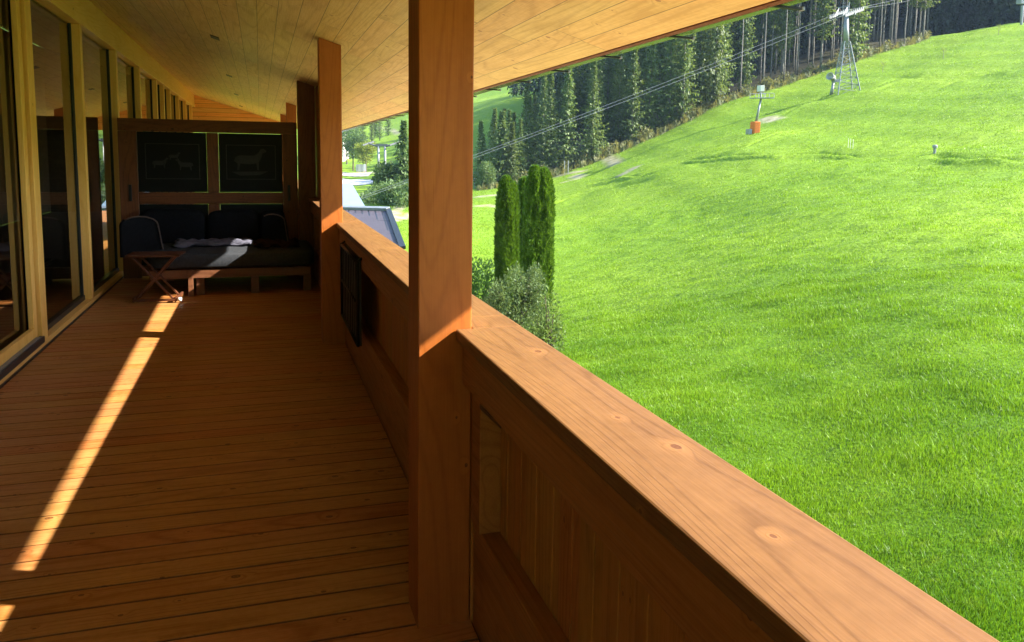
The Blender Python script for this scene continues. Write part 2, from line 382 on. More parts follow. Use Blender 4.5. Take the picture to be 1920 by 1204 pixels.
_new = [([(1270,305),(1350,298),(1450,292),(1540,290),(1620,296)], .8, .4), ([(1740,293),(1800,298),(1920,300)], .9, .45),
        ([(1030,385),(1090,366),(1150,350),(1230,325),(1320,300)], 1.6, .5), ([(1100,345),(1150,338),(1200,328)], 1.5, .7),
        ([(1330,290),(1400,275),(1480,250),(1570,222)], 1.6, .4), ([(1620,172),(1680,152),(1730,142)], 1.6, .8),
        ([(1760,165),(1850,142),(1920,128)], 1.4, .7), ([(1450,225),(1540,182),(1610,163)], 1.5, .4)]
_q = [([(math.atan2(p[0], p[1]), math.hypot(p[0], p[1])) for p in (hit(*k) for k in pts)], wd, am) for pts, wd, am in _new]
FOLDS += _q
# dirt: tracks and bare ground, as lines on the ground
DIRT = []
for pts, wd in [([(1020,318),(1050,330),(1090,322)], 1.2), ([(1130,292),(1150,303),(1155,308)], 1.4), ([(1165,328),(1185,318),(1190,314)], 1.0), ([(1060,342),(1085,336)], 1.),
                ([(1080,330),(1085,333)], 1.4), ([(905,368),(925,366)], 1.6), ([(738,415),(742,395),(760,378),(775,368)], .7), ([(750,410),(775,402)], .6),
                ([(896,387),(915,384),(930,388)], .5), ([(705,325),(718,318)], 1.2), ([(700,238),(735,244),(745,250)], 1.5), 
                ([(1440,222),(1450,226)], 1.6)]:
    P = np.array([hit(*p)[:2] for p in pts])
    DIRT.append((P, wd))
def dirt_mask(x, y):
    out = np.zeros(len(x))
    for P, wd in DIRT:
        for a, b in zip(P[:-1], P[1:]):
            d = b-a; L = max(d@d, 1e-6); tt = np.clip(((x-a[0])*d[0]+(y-a[1])*d[1])/L, 0, 1)
            ds = np.hypot(x-a[0]-tt*d[0], y-a[1]-tt*d[1]); out = np.maximum(out, np.clip(1.4-ds/wd, 0, 1))
    return out
EDGE = [(760,352,140),(895,352,140),(950,338,142),(1000,328,143),(1060,320,145),(1110,300,147),(1160,286,150),(1210,260,153),(1260,235,157),(1310,214,161),(1360,194,166),(1400,180,170),
        (1460,165,177),(1520,143,184),(1600,118,193),(1680,97,203),(1720,80,209),(1742,66,215)]
EAZ = np.array([math.atan2(*at(*q)[:2]) for q in EDGE]); ER = np.array([q[2] for q in EDGE], float)

az = np.concatenate([np.radians(np.arange(-180, -16, 4.)), np.radians(np.arange(-16, 58, .17)), np.radians(np.arange(58, 180.1, 4.))])
rr = np.concatenate([np.array([.02, 1.2, 2.4]), np.geomspace(4, 260, 420), np.geomspace(270, 2600, 60)])
RA, AA = np.meshgrid(rr, az, indexing='ij'); X = RA*np.sin(AA); Yg = RA*np.cos(AA); Z = terr(X, Yg)
nr, na = RA.shape; idx = np.arange(nr*na).reshape(nr, na)
Fq = np.stack([idx[:-1, :-1], idx[:-1, 1:], idx[1:, 1:], idx[1:, :-1]], -1).reshape(-1, 4)[:, ::-1]
V = np.stack([X, Yg, Z], -1).reshape(-1, 3)
er = np.interp(V[:, 0]*0+np.arctan2(V[:, 0], V[:, 1]), EAZ, ER)
azv = np.arctan2(V[:, 0], V[:, 1]); inw = (azv > EAZ[1]) & (azv < EAZ[-1])
rv_ = np.hypot(V[:, 0], V[:, 1])
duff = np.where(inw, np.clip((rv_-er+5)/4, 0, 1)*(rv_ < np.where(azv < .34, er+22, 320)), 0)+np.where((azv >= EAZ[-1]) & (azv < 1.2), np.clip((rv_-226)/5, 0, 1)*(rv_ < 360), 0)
t = NT('meadow_ground'); co = t.co()
n1 = t.noise(co, .035, 4.); n2 = t.noise(co, .6, 4.); n3 = t.noise(co, 7., 3.)
mp = t.n('ShaderNodeMapping'); mp.inputs['Scale'].default_value = (.5, 1.6, 1.); mp.inputs['Rotation'].default_value = (0, 0, .5); t.put(mp.inputs[0], co)
n4 = t.noise(mp.outputs[0], 1.7, 4.)
ln = t.n('ShaderNodeVectorMath', operation='LENGTH'); t.put(ln.inputs[0], co); far_light = t.mr(t.m('ADD', ln.outputs['Value'], t.m('MULTIPLY', t.m('SUBTRACT', n1, .5), 70.)), 0., 55.)  # same painted brightness in the ground colour, dark near to bright far
c = t.mix(t.mr(n1, .35, .68), t.mix(far_light, (.055, .12, .003), (.12, .215, .01)), t.mix(far_light, (.1, .18, .004), (.185, .28, .016)))
c = t.mix(t.m('MULTIPLY', t.mr(n2, .5, .8), .5), c, (.16, .24, .015))
c = t.mix(t.m('MULTIPLY', t.mr(n4, .52, .78), .55), c, (.035, .09, .004))
c = t.mix(t.m('MULTIPLY', t.mr(n3, .45, .75), .4), c, (.05, .115, .005))
dn = t.m('MULTIPLY', t.attr('dirt'), t.mr(n3, .25, .55, .4, 1.), clamp=True)
c = t.mix(dn, c, t.mix(t.mr(n2, .3, .7), (.2, .18, .09), (.34, .31, .22)))
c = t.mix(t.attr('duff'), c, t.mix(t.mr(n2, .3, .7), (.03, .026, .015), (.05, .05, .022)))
t.bump(t.m('ADD', t.m('MULTIPLY', n4, 1.1), t.m('ADD', t.m('MULTIPLY', n3, .35), n2)), .8, .22)
t.done(c, .85, .15)
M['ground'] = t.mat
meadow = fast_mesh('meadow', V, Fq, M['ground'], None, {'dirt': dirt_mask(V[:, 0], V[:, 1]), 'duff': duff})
meadow.data.polygons.foreach_set('use_smooth', [True]*len(meadow.data.polygons)); struct(meadow)

def drape_sheet(name, x0, x1, y0, y1, lift, mat, n=24):
    xs = np.linspace(x0, x1, n); ys_ = np.linspace(y0, y1, n*2); XX, YY = np.meshgrid(xs, ys_, indexing='ij'); ZZ = terr(XX, YY)+lift
    q = np.arange(XX.size).reshape(XX.shape); ff = np.stack([q[:-1, :-1], q[1:, :-1], q[1:, 1:], q[:-1, 1:]], -1).reshape(-1, 4)
    return struct(fast_mesh(name, np.stack([XX, YY, ZZ], -1).reshape(-1, 3), ff, mat))
def bounce_paving():
    t = NT('bounce_slabs'); c = t.sep(t.co()); e = []; ids = []
    for k, wd in ((0, .6), (1, .9)):
        q = t.m('DIVIDE', c[k] if k == 0 else t.m('ADD', c[1], t.m('MULTIPLY', ids[0], .37)), wd); f = t.m('FLOOR', q); ids.append(f); fr = t.m('SUBTRACT', q, f)
        e.append(t.mr(t.m('MULTIPLY', t.m('MINIMUM', fr, t.m('SUBTRACT', 1., fr)), wd), .004, .012))
    wn = t.white(ids[0], ids[1])[0]; n = t.noise(t.co(), 5., 5., .65); n2 = t.noise(t.co(), .7, 3.)
    f = t.m('ADD', t.m('MULTIPLY', wn, .5), t.m('MULTIPLY', t.mr(n, .3, .7), .5))
    col = t.mix(f, (.21, .155, .09), (.35, .275, .165)); col = t.mix(t.m('MULTIPLY', t.mr(n2, .55, .75), .4), col, (.17, .14, .085))
    col = t.mix(t.m('MINIMUM', e[0], e[1]), (.07, .075, .03), col); t.bump(t.m('ADD', n, t.m('MINIMUM', e[0], e[1])), .4, .01)
    return t.done(col, .85, .3)
M['bounce_paving'] = bounce_paving()
drape_sheet('bounce_terrace', .62, 5.3, -8, 26, .05, M['bounce_paving'])  # added unseen slab ground that bounces warm sunlight up to the ceiling
# grass: blades near, tufts farther off
rng = np.random.default_rng(5)
def blades(n, ra, rb, a0, a1):
    """grass thins out and gets coarser with distance; n blades, even in the logarithm of distance"""
    r = np.exp(np.log(ra)+rng.random(n)*np.log(rb/ra)); a = np.radians(a0+(a1-a0)*rng.random(n))
    x = r*np.sin(a); y = r*np.cos(a)
    k = (dirt_mask(x, y) < .3) & (r < np.interp(a, EAZ, ER)-3) & ((x > 5.2) | (y > 30))
    x, y, r = x[k], y[k], r[k]; n = len(x)
    patch = .5+.25*np.sin(x*.9+1.7*np.sin(y*.7))*np.sin(y*1.1+.5*np.sin(x*1.3))+.25*np.sin(x*2.3+y*1.9+np.sin(x*1.7))*np.sin(y*2.7-x*.6)
    z = terr(x, y)-.01; h = (.06+.00035*r)*(.5+.9*rng.random(n))*(.55+1.25*patch*patch)
    th = rng.random(n)*6.283; ln = rng.normal(0, .5, n)*h; la = rng.random(n)*6.283
    w2 = (.0022+.00031*r)*(.6+.8*rng.random(n)); dx = np.cos(th)*w2; dy = np.sin(th)*w2
    P = np.stack([np.stack([x-dx, y-dy, z], 1), np.stack([x+dx, y+dy, z], 1),
                  np.stack([x+ln*np.cos(la), y+ln*np.sin(la), z+h], 1)], 1)
    return P.reshape(-1, 3)
G = np.concatenate([blades(660000, 6.6, 26, 8, 60), blades(580000, 24, 228, 6, 56)])
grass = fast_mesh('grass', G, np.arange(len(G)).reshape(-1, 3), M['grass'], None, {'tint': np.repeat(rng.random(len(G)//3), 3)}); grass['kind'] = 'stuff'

# ------------------------------------------------------------------ the balcony
SL = .3
def zc(x): return 2.567-SL*(x-.476)          # underside of the sloping ceiling
YA, YB = -4., 24.
# deck: boards across, shadow gaps between them, on a dark bearer sheet
d = MB(); y = -4.06; rd = random.Random(2)
while y < YB:
    d.box(-1.74, .665, y+.004, y+.136, -.03, rd.uniform(-.0006, .0006)); y += .14
deck = d.build('deck_floor', M['deck'], None, .003); struct(deck)
b = MB().box(-1.78, .8, YA, YB, -.2, -.036); struct(b.build('floor_slab', M['black']))
PY = [-1.81, 2.49, 6.79, 10.76, 15.32, 19.62]
# roof with its soffit, gutter and recessed lights
roof = thing('roof', (0, 0, 2.5), 'sloping roof whose pale pine plank ceiling runs down to the green-tinged eave gutter', 'roof'); roof['kind'] = 'thing'
def slab(x0, x1, y0, y1, lo, hi):
    return MB().add([(x0,y0,zc(x0)+lo),(x1,y0,zc(x1)+lo),(x1,y1,zc(x1)+lo),(x0,y1,zc(x0)+lo),(x0,y0,zc(x0)+hi),(x1,y0,zc(x1)+hi),(x1,y1,zc(x1)+hi),(x0,y1,zc(x0)+hi)],
                    [(0,3,2,1),(4,5,6,7),(0,1,5,4),(1,2,6,5),(2,3,7,6),(3,0,4,7)])
slab(-5.5, 1.775, YA, YB+1, 0, .03).build('soffit', M['soffit'], roof)
slab(-5.5, 1.76, YA, YB+1, .034, .2).build('roof_covering', M['tile_roof'], roof)
fa = MB(); fa.add([(1.778,YA,zc(1.778)-.004),(1.8,YA,zc(1.8)-.004),(1.8,YB+1,zc(1.8)-.004),(1.778,YB+1,zc(1.778)-.004),(1.778,YA,zc(1.778)+.2),(1.8,YA,zc(1.8)+.2),(1.8,YB+1,zc(1.8)+.2),(1.778,YB+1,zc(1.778)+.2)],
       [(0,3,2,1),(4,5,6,7),(0,1,5,4),(1,2,6,5),(2,3,7,6),(3,0,4,7)])
fa.build('fascia', M['aged_x'], roof)
def shade_lip(yl):  # outer edge flared and skewed so its shadow trims the deck's sun strip
    u = -.872-.024*min(max(yl, -1), 11); x = (1.6+.702*u)/.388; return x, 1.6+.314*x
gm = MB(); ys = [YA, -1, 2, 5, 8, 11, 16, YB+1]; vs = []; fs = []
for yl in ys:
    lx, lz = shade_lip(yl)
    prof = [(1.803, 2.26), (1.803, 2.183), (1.84, 2.176), (1.9, 2.183), (2.02, 2.183+(lz-2.183)*.2), (lx, lz), (lx, lz+.012), (2.02, 2.195+(lz-2.183)*.2), (1.9, 2.195), (1.84, 2.19), (1.815, 2.2), (1.815, 2.26)]
    vs += [(px, yl, pz) for px, pz in prof]
k = 12
for i in range(len(ys)-1):
    for j in range(k):
        fs.append((i*k+j, i*k+(j+1) % k, (i+1)*k+(j+1) % k, (i+1)*k+j))
gm.add(vs, fs); gut = gm.build('gutter', M['gutter'], roof)
for i in range(22):
    yb = -1.35+.78*i
    g = MB(); g.beam((1.79, yb, 2.172), (1.93, yb, 2.168), .016, .009); g.beam((1.79, yb, 2.172), (1.79, yb, 2.2), .022, .01, (0, 1, 0))
    br = g.build('gutter_bracket', M['black'], roof)
    MB().box(1.931, 1.946, yb-.009, yb+.009, 2.161, 2.178).build('sunlit_tip', M['galv'], br, .004)  # sunlight on the rod end put in as a paler metal piece
for p in [(403, 70), (430, 142), (443, 177), (452, 199)]:
    dr = ray(*p); nn = np.array([SL, 0, 1.]); tt = (2.567+SL*.476-nn@EYE)/(nn@dr); q = EYE+tt*dr
    l = MB(); sx = np.array([1, 0, -SL])/math.hypot(1, SL); nz = np.array([SL, 0, 1])/math.hypot(1, SL)
    l.obox(q-nz*.004, sx, (0, 1, 0), nz, .045, .11, .003); l.build('recessed_light', M['black'], roof)

# posts
names = ['square timber post behind the view at the near end of the railing', 'nearest square timber post, sunlit band just above the handrail',
         'second square timber post, standing between the nearest post and the dark partition', 'dark timber post beside the right end of the partition',
         'bright timber post seen over the partition, just left of the dark post', 'farthest timber post, its top peeping over the partition by the gable wall']
for yp, nm in zip(PY, names):
    x1 = .7 if 10 < yp < 11 else .66; zt0, zt1 = zc(.48), zc(x1)
    p = MB().add([(.48,yp,-.03),(x1,yp,-.03),(x1,yp+.18,-.03),(.48,yp+.18,-.03),(.48,yp,zt0-.002),(x1,yp,zt1-.002),(x1,yp+.18,zt1-.002),(.48,yp+.18,zt0-.002)],
                 [(0,3,2,1),(4,5,6,7),(0,1,5,4),(1,2,6,5),(2,3,7,6),(3,0,4,7)])
    root = thing('timber_post', (.57, yp+.09, 0), nm, 'post', 'square timber posts along the railing')
    p.build('shaft', M['aged_z'] if x1 > .69 else M['post'], root, .004)

# railing: one bay between each two posts
bays = list(zip(PY[:-1], PY[1:]))
bl = ['near stretch of wooden balcony railing with broad sunlit handrail in the foreground', 'stretch of wooden balcony railing between the nearest and second post',
      'stretch of wooden balcony railing between the second post and the dark post', 'stretch of wooden balcony railing just behind the partition', 'last stretch of wooden balcony railing before the gable wall']
for (ya, yb), lb in zip(bays, bl):
    a, bb = ya+.182, yb-.002
    root = thing('balcony_railing', (.7, (ya+yb)/2, 0), lb, 'railing', 'bays of the balcony railing')
    cp_ = MB(); cp_.box(.605, .832, a, bb, .997, 1.036); cp_.build('handrail', M['rail'], root, .005)
    MB().box(.664, .832, ya-.001, a-.001, .997, 1.036).build('handrail_joint', M['rail'], root, .003)
    MB().box(.628, .8, a, bb, .85, .996).build('top_rail', M['rail_in'], root, .004)
    MB().box(.672, .81, a, bb, -.02, .36).build('bottom_rail', M['rail_in'], root, .004)
    MB().box(.6635, .812, ya-.001, a-.0015, -.02, .996).build('post_block', M['panel'], root, .003)
    MB().box(.7575, .768, a+.001, bb-.001, .355, .86).build('back_board', M['panel'], root)
    MB().box(.664, .757, bb-.1, bb, .361, .849).build('end_stile', M['rail_in'], root, .003)
    MB().box(.664, .757, a, a+.1, .361, .849).build('end_stile', M['rail_in'], root, .003)
    pb = MB(); yy = a+.102
    while yy < bb-.104:
        y2 = min(yy+.134, bb-.102); pb.box(.735, .757, yy, y2, .361, .849); yy += .137
    pb.build('panel_boards', M['panel'], root, .004)

ss = MB().add([(.718,9.95,1.038),(.79,9.95,1.038),(.79,11.3,1.038),(.718,11.3,1.038),(.718,9.95,zc(.718)-.003),(.79,9.95,zc(.79)-.003),(.79,11.3,zc(.79)-.003),(.718,11.3,zc(.718)-.003)],
    [(0,3,2,1),(4,5,6,7),(0,1,5,4),(1,2,6,5),(2,3,7,6),(3,0,4,7)]); sscr = thing('side_screen', (.75, 10.6, 1.038), 'upright plank screen on the handrail outside the dark post, only its edge showing', 'screen')
ss.build('screen_board', M['post'], sscr, .004)
# glazed wall
gw = thing('glazed_wall', (-1.75, 10, 0), 'tall glazed wall of clear panes between yellow spruce mullions along the deck', 'window wall'); gw['kind'] = 'thing'
XG = -1.71
mull = [5.3, 7.2, 9.15, 11.25, 13.3, 15.4, 16.5, 17.6, 19.4, 21.2, 23.0]
mull = [-3.9, -1.9, .1, 2.1, 4.1] + mull[1:]
MB().box(-1.86, XG, YA, YB, 2.96, zc(XG)-.002).build('header_beam', M['spruce_y'], gw, .004)
MB().box(-1.83, XG+.012, YA, YB, 2.885, 2.958).build('head_trim', M['spruce_y'], gw, .004)
MB().box(-1.86, XG-.004, YA, YB, -.02, .062).build('sill', M['spruce_y'], gw, .004)
MB().box(XG-.003, XG+.006, YA, YB, -.02, .018).build('floor_seal', M['gasket'], gw)
for yv in mull:
    wd = .1 if yv > 7.5 else .17
    MB().box(-1.83, XG, yv-wd/2, yv+wd/2, .064, 2.884).build('mullion', M['spruce'], gw, .005)
for ya, yb in zip(mull[:-1], mull[1:]):
    wa = (.1 if ya > 7.5 else .17)/2; wb = (.1 if yb > 7.5 else .17)/2
    pane = MB().add([(-1.803, ya+wa, .11), (-1.803, yb-wb, .11), (-1.803, yb-wb, 2.86), (-1.803, ya+wa, 2.86)], [(0,1,2,3)]).build('pane', M['glass'], gw)
    s_ = MB(); s_.box(-1.82, -1.775, ya+wa+.001, yb-wb-.001, .063, .112); s_.box(-1.815, -1.785, ya+wa+.001, ya+wa+.022, .113, 2.883); s_.box(-1.815, -1.785, yb-wb-.022, yb-wb-.001, .113, 2.883)
    s_.build('pane_seal', M['gasket'], gw, .003)
# sliding door leaf and its track, left foreground
sl = MB(); sl.box(-1.774, -1.735, 6.98, 7.08, .12, 2.883); sl.box(-1.774, -1.735, 4.2, 6.98, .12, .2)
sl.build('door_sash', M['spruce'], gw, .004)
MB().box(-1.73, -1.69, 2.2, 7.1, .064, .118).build('door_track', M['gasket'], gw, .006)
MB().box(-1.732, -1.7, 2.2, 7.0, .119, .128).build('door_track_cap', M['galv'], gw, .002)
# the room behind the glass
rm = MB(); rm.box(-5.4, -1.9, YA, YB, -.1, -.02); rm.box(-5.5, -5.41, YA, YB, -.02, 4.3); 
for y0_, y1_ in ((YA-.1, YA), (YB, YB+.1)):
    q_ = [(-5.5, -.02), (-1.87, -.02), (-1.87, zc(-1.87)-.003), (-5.5, zc(-5.5)-.003)]
    rm.add([(x, y0_, z) for x, z in q_]+[(x, y1_, z) for x, z in q_], [(0, 1, 2, 3), (7, 6, 5, 4)]+[(i, i+4, (i+1) % 4+4, (i+1) % 4) for i in range(4)])
tag(rm.build('house_room', M['room']), 'dim room of the house seen through the glazed wall', 'room')
# house body below and gable wall beyond the partition
hb = MB().box(-6, .6, YA, YB, -3.6, -.21); tag(hb.build('lower_storey', M['plaster']), 'plain storey of the house below the deck', 'house storey')
gb = thing('gable_wall', (-.6, YB, 2.4), 'pale boarded gable wall at the far end, seen over the partition', 'wall'); gb['kind'] = 'thing'
g = MB().add([(-1.88,YB+.02,2.2),(.9,YB+.02,2.2),(.9,YB+.02,zc(.9)-.002),(-1.88,YB+.02,zc(-1.88)-.002),(-1.88,YB+.1,2.2),(.9,YB+.1,2.2),(.9,YB+.1,zc(.9)-.002),(-1.88,YB+.1,zc(-1.88)-.002)],
             [(0,1,2,3),(4,7,6,5),(0,4,5,1),(1,5,6,2),(2,6,7,3),(3,7,4,0)])
g.build('board_cladding', M['boards'], gb)

# partition with two dark picture panels
YP = 10.96
pt = thing('screen_partition', (-.6, YP, 0), 'dark timber-framed partition holding black panels behind the sofa', 'partition'); pt['kind'] = 'thing'
MB().box(-1.69, .475, YP, YP+.07, 1.872, 2.03).build('top_rail', M['aged_x'], pt, .006)
MB().box(-1.476, .285, YP, YP+.07, .95, 1.1).build('middle_rail', M['aged_x'], pt, .006)
MB().box(-1.476, .285, YP, YP+.07, .02, .16).build('bottom_rail', M['aged_x'], pt, .006)
MB().box(-1.69, -1.478, YP-.002, YP+.072, .0, 1.87).build('stile', M['aged_z'], pt, .006)
MB().box(.288, .475, YP-.002, YP+.072, .0, 1.87).build('stile', M['aged_z'], pt, .006)
MB().box(-.655, -.512, YP+.002, YP+.068, 1.102, 1.87).build('centre_stile', M['aged_z'], pt, .006)
MB().box(-.655, -.512, YP+.002, YP+.068, .162, .948).build('centre_stile', M['aged_z'], pt, .006)
GP = .0028
def animal(cx, cz, s, flip=1):
    """a standing grazing beast, cut flat as on a print"""
    pts = [(-.30,.02),(-.27,.10),(-.18,.14),(0,.135),(.12,.14),(.2,.2),(.24,.27),(.30,.285),(.36,.24),(.35,.21),(.28,.19),(.25,.08),(.2,.0),(.2,-.17),(.165,-.17),(.15,-.03),
           (.05,-.045),(-.1,-.045),(-.17,-.03),(-.2,-.17),(-.235,-.17),(-.23,-.03)]
    return [(cx+flip*x*s, cz+z*s) for x, z in pts]
pd = plain('black_board', (.005, .005, .005), .55, spec=.15); pf = plain('print_line', (.011, .011, .01), .5); pa_ = plain('print_grey', (.009, .0088, .008), .6, var=.35, scale=25)
for x0, x1, z0, z1, kind in [(-1.478, -.655, 1.1, 1.872, 'herd'), (-.512, .288, 1.1, 1.872, 'beast'), (-1.478, -.655, .16, .95, None), (-.512, .288, .16, .95, None)]:
    pn = MB().box(x0+GP, x1-GP, YP+.025, YP+.045, z0+GP, z1-GP).build('panel', pd, pt)
    if kind:
        a0, a1, c0, c1 = x0+.09, x1-.09, z0+.17, z1-.15; ln = MB()
        for q in ((a0, a1, c0, c0+.008), (a0, a1, c1-.008, c1), (a0, a0+.008, c0+.009, c1-.009), (a1-.008, a1, c0+.009, c1-.009)):
            ln.box(q[0], q[1], YP+.021, YP+.0245, q[2], q[3])
        ln.build('printed_border', pf, pn)
        an = MB()
        for cx, cz, s_, fl in ([(-.14, 1.5, .62, 1)] if kind == 'beast' else [(-1.22, 1.46, .3, 1), (-.92, 1.44, .32, -1), (-1.05, 1.55, .22, 1)]):
            P = animal(cx, cz, s_, fl)[::fl]; n = len(P)
            an.add([(x, YP+.021, z) for x, z in P]+[(x, YP+.0248, z) for x, z in P], [tuple(range(n))[::1], tuple(range(2*n-1, n-1, -1))]+[(i, n+i, n+(i+1) % n, (i+1) % n) for i in range(n)])
        if kind == 'beast': an.add([(-.36, YP+.0225, 1.37), (.1, YP+.0225, 1.38), (.0, YP+.0225, 1.33), (-.25, YP+.0225, 1.32)], [(0, 3, 2, 1)])
        an.build('printed_animal', pa_, pn)
for x in (-1.57, .36):
    MB().box(x-.018, x+.018, YP-.022, YP-.003, .99, 1.2).build('latch', M['black'], pt, .005)
nib = MB(); rd = random.Random(9)       # small wedges that hold the panels, breaking the light gap
for x0, x1, z in [(-1.478, -.655, 1.866), (-.512, .288, 1.866), (-1.478, -.655, 1.106), (-.512, .288, 1.106), (-1.478, -.655, .944), (-.512, .288, .944)]:
    for i in range(5):
        c = x0+(i+.5)*(x1-x0)/5+rd.uniform(-.05, .05); nib.box(c-.03, c+.03, YP+.027, YP+.043, z-.002, z+.002)
nib.build('panel_wedges', M['aged_z'], pt)

# ------------------------------------------------------------------ furniture
def soft(x0, x1, y0, y1, z0, z1, p=5., nu=22, nv=16, lump=.0, seed=1):
    """a stuffed cushion: super-ellipsoid"""
    mb = MB(); c = np.array([(x0+x1)/2, (y0+y1)/2, (z0+z1)/2]); h = np.array([(x1-x0)/2, (y1-y0)/2, (z1-z0)/2]); e = 2/p
    sp = lambda q: math.copysign(abs(q)**e, q); vs = []; fs = []
    for i in range(nv+1):
        v = -math.pi/2+math.pi*i/nv
        for j in range(nu):
            u = 2*math.pi*j/nu
            q = np.array([sp(math.cos(v))*sp(math.cos(u)), sp(math.cos(v))*sp(math.sin(u)), sp(math.sin(v))])
            q = q*(1+lump*math.sin(5*u+seed)*math.cos(3*v+seed*2)); vs.append(c+h*q)
    for i in range(nv):
        for j in range(nu): fs.append((i*nu+j, i*nu+(j+1) % nu, (i+1)*nu+(j+1) % nu, (i+1)*nu+j))
    return mb.add(vs, fs)
def tilt(mb, piv, ang, axis=0):
    c, s = math.cos(ang), math.sin(ang); o = []
    for p in mb.v:
        q = [p[i]-piv[i] for i in range(3)]
        if axis == 0: q = [q[0], c*q[1]-s*q[2], s*q[1]+c*q[2]]
        elif axis == 1: q = [c*q[0]+s*q[2], q[1], -s*q[0]+c*q[2]]
        else: q = [c*q[0]-s*q[1], s*q[0]+c*q[1], q[2]]
        o.append(tuple(q[i]+piv[i] for i in range(3)))
    mb.v = o; return mb
sofa = thing('sofa', (-.3, 10.1, 0), 'low dark daybed sofa with a wooden base in front of the black panels', 'sofa')
MB().box(-1.2, .54, 9.46, 9.5, .2, .3).build('base_rail', M['sofawood'], sofa, .006)
MB().box(-1.2, .54, 9.51, 10.86, .26, .3).build('base_slats', M['sofawood'], sofa, .006)
for x, y0 in ((-.72, 9.44), (-.13, 9.44), (.46, 9.5), (-1.16, 10.6), (.46, 10.6)):
    MB().box(x, x+.09, y0+.062, y0+.15, 0, .198).build('leg', M['sofawood'], sofa, .005)
MB().box(-.8, -.745, 9.43, 9.455, .0, .3).build('leg', M['sofawood'], sofa, .004)
soft(-1.23, .6, 9.43, 10.86, .305, .49, 9, 40, 20).build('mattress', M['mattress'], sofa, smooth=True)
for x0, x1, z1 in ((-1.46, -.68, .92), (-.66, -.02, .9), (-.02, .3, .9)):
    tilt(soft(x0, x1, 10.56, 10.78, .47, z1, 4.5), (0, 10.6, .47), -.16).build('back_cushion', M['fabric'], sofa, smooth=True)
def shield(cx, cy, z0, wid, h, ang, nm, lbl):
    """an upright cushion with a rounded top and piping along its rim"""
    o = thing(nm, (cx, cy, z0), lbl, 'cushion')
    pts = []
    for i in range(25):
        a = i/24
        if a < .35: pts.append((-wid/2+wid*.03*a, a/.35*h*.8))
        elif a < .65:
            q = (a-.35)/.3*math.pi; pts.append((-wid/2*math.cos(q)*(1-.04*math.sin(q)), h*.8+math.sin(q)*h*.2))
        else: pts.append((wid/2+wid*.14*(a-.65)/.35, (1-a)/.35*h*.8))
    c, s = math.cos(ang), math.sin(ang); th = .07
    n = len(pts); V1 = [(cx+x*c-th*s*-1*0+0*s, cy+x*s, z0+z) for x, z in pts]; off = np.array([-s, c, 0])*th
    V2 = [tuple(np.array(v)+off) for v in V1]
    MB().add(V1+V2, [tuple(range(n))[::-1], tuple(range(n, 2*n))]+[(i, i+1, n+i+1, n+i) for i in range(n-1)]).build('cushion_body', M['fabric'], o, .02)
    MB().tube([np.array(v)-off/th*.012 for v in V1[n//2-2:]], .008, 6).build('piping', M['piping'], o, smooth=True)
shield(-1.33, 9.8, .42, .4, .46, .35, 'side_cushion', 'upright rounded cushion with pale piping at the left end of the sofa')
shield(.14, 10.3, .48, .3, .38, -.35, 'side_cushion', 'dim upright cushion leaning at the right end of the sofa')
def drape(x0, x1, y0, y1, z, seed, mat, name, lbl):
    r2 = np.random.default_rng(seed); nx, ny = 30, 22; v = []; f = []
    for i in range(nx+1):
        for j in range(ny+1):
            x = x0+(x1-x0)*i/nx+.02*math.sin(j*.9+seed); yv = y0+(y1-y0)*j/ny+.03*math.sin(i*.5+seed)
            v.append((x, yv, z+.022+.018*math.sin(i*.55+j*.8+seed)+.014*math.sin(j*1.3-i*.4)+.008*r2.random()))
    for i in range(nx):
        for j in range(ny): f.append((i*(ny+1)+j, (i+1)*(ny+1)+j, (i+1)*(ny+1)+j+1, i*(ny+1)+j+1))
    o = MB().add(v, f).build(name, mat, smooth=True); so_ = o.modifiers.new('thick', 'SOLIDIFY'); so_.thickness = .012; so_.offset = 1
    return tag(o, lbl, 'blanket')
drape(-1.0, -.12, 10.0, 10.5, .488, 3, M['throw'], 'throw_blanket', 'crumpled mauve grey throw on the left half of the sofa seat')
drape(-.08, .42, 9.75, 10.45, .488, 6, M['brown'], 'throw_blanket', 'dark brown throw on the right half of the sofa seat')
tb = thing('side_table', (-1.08, 9.2, 0), 'small folding wooden table with crossed legs in front of the sofa', 'table')
tt_ = tilt(MB().box(-1.37, -.83, 9.05, 9.42, .5, .52), (-1.08, 9.2, 0), -.1, 2); tt_.build('tabletop', M['redwood'], tb, .004)
for yy in (9.1, 9.37):
    for x0, x1 in ((-1.32, -.9), (-.88, -1.3)):
        l = MB(); o_ = .012 if x0 < x1 else -.012
        l.beam((x0, yy+o_, .01), (x1, yy+o_, .495), .02, .032, (0, 1, 0)); tilt(l, (-1.08, 9.2, 0), -.1, 2).build('leg', M['redwood'], tb, .003)
for x, z in ((-1.3, .05), (-.88, .05), (-1.1, .26)):
    tilt(MB().beam((x, 9.05, z), (x, 9.42, z), .022, .03), (-1.08, 9.2, 0), -.1, 2).build('stretcher', M['redwood'], tb, .003)
tilt(MB().beam((-1.3, 9.06, .035), (-.84, 9.06, .035), .02, .025), (-1.08, 9.2, 0), -.1, 2).build('stretcher', M['redwood'], tb, .003)
tilt(MB().lathe((-.84, 9.06, .04), [(.0, -.02), (.022, -.02), (.022, .02), (0, .02)], 12, (1, 0, 0)), (-1.08, 9.2, 0), -.1, 2).build('end_knob', M['white'], tb, smooth=True)
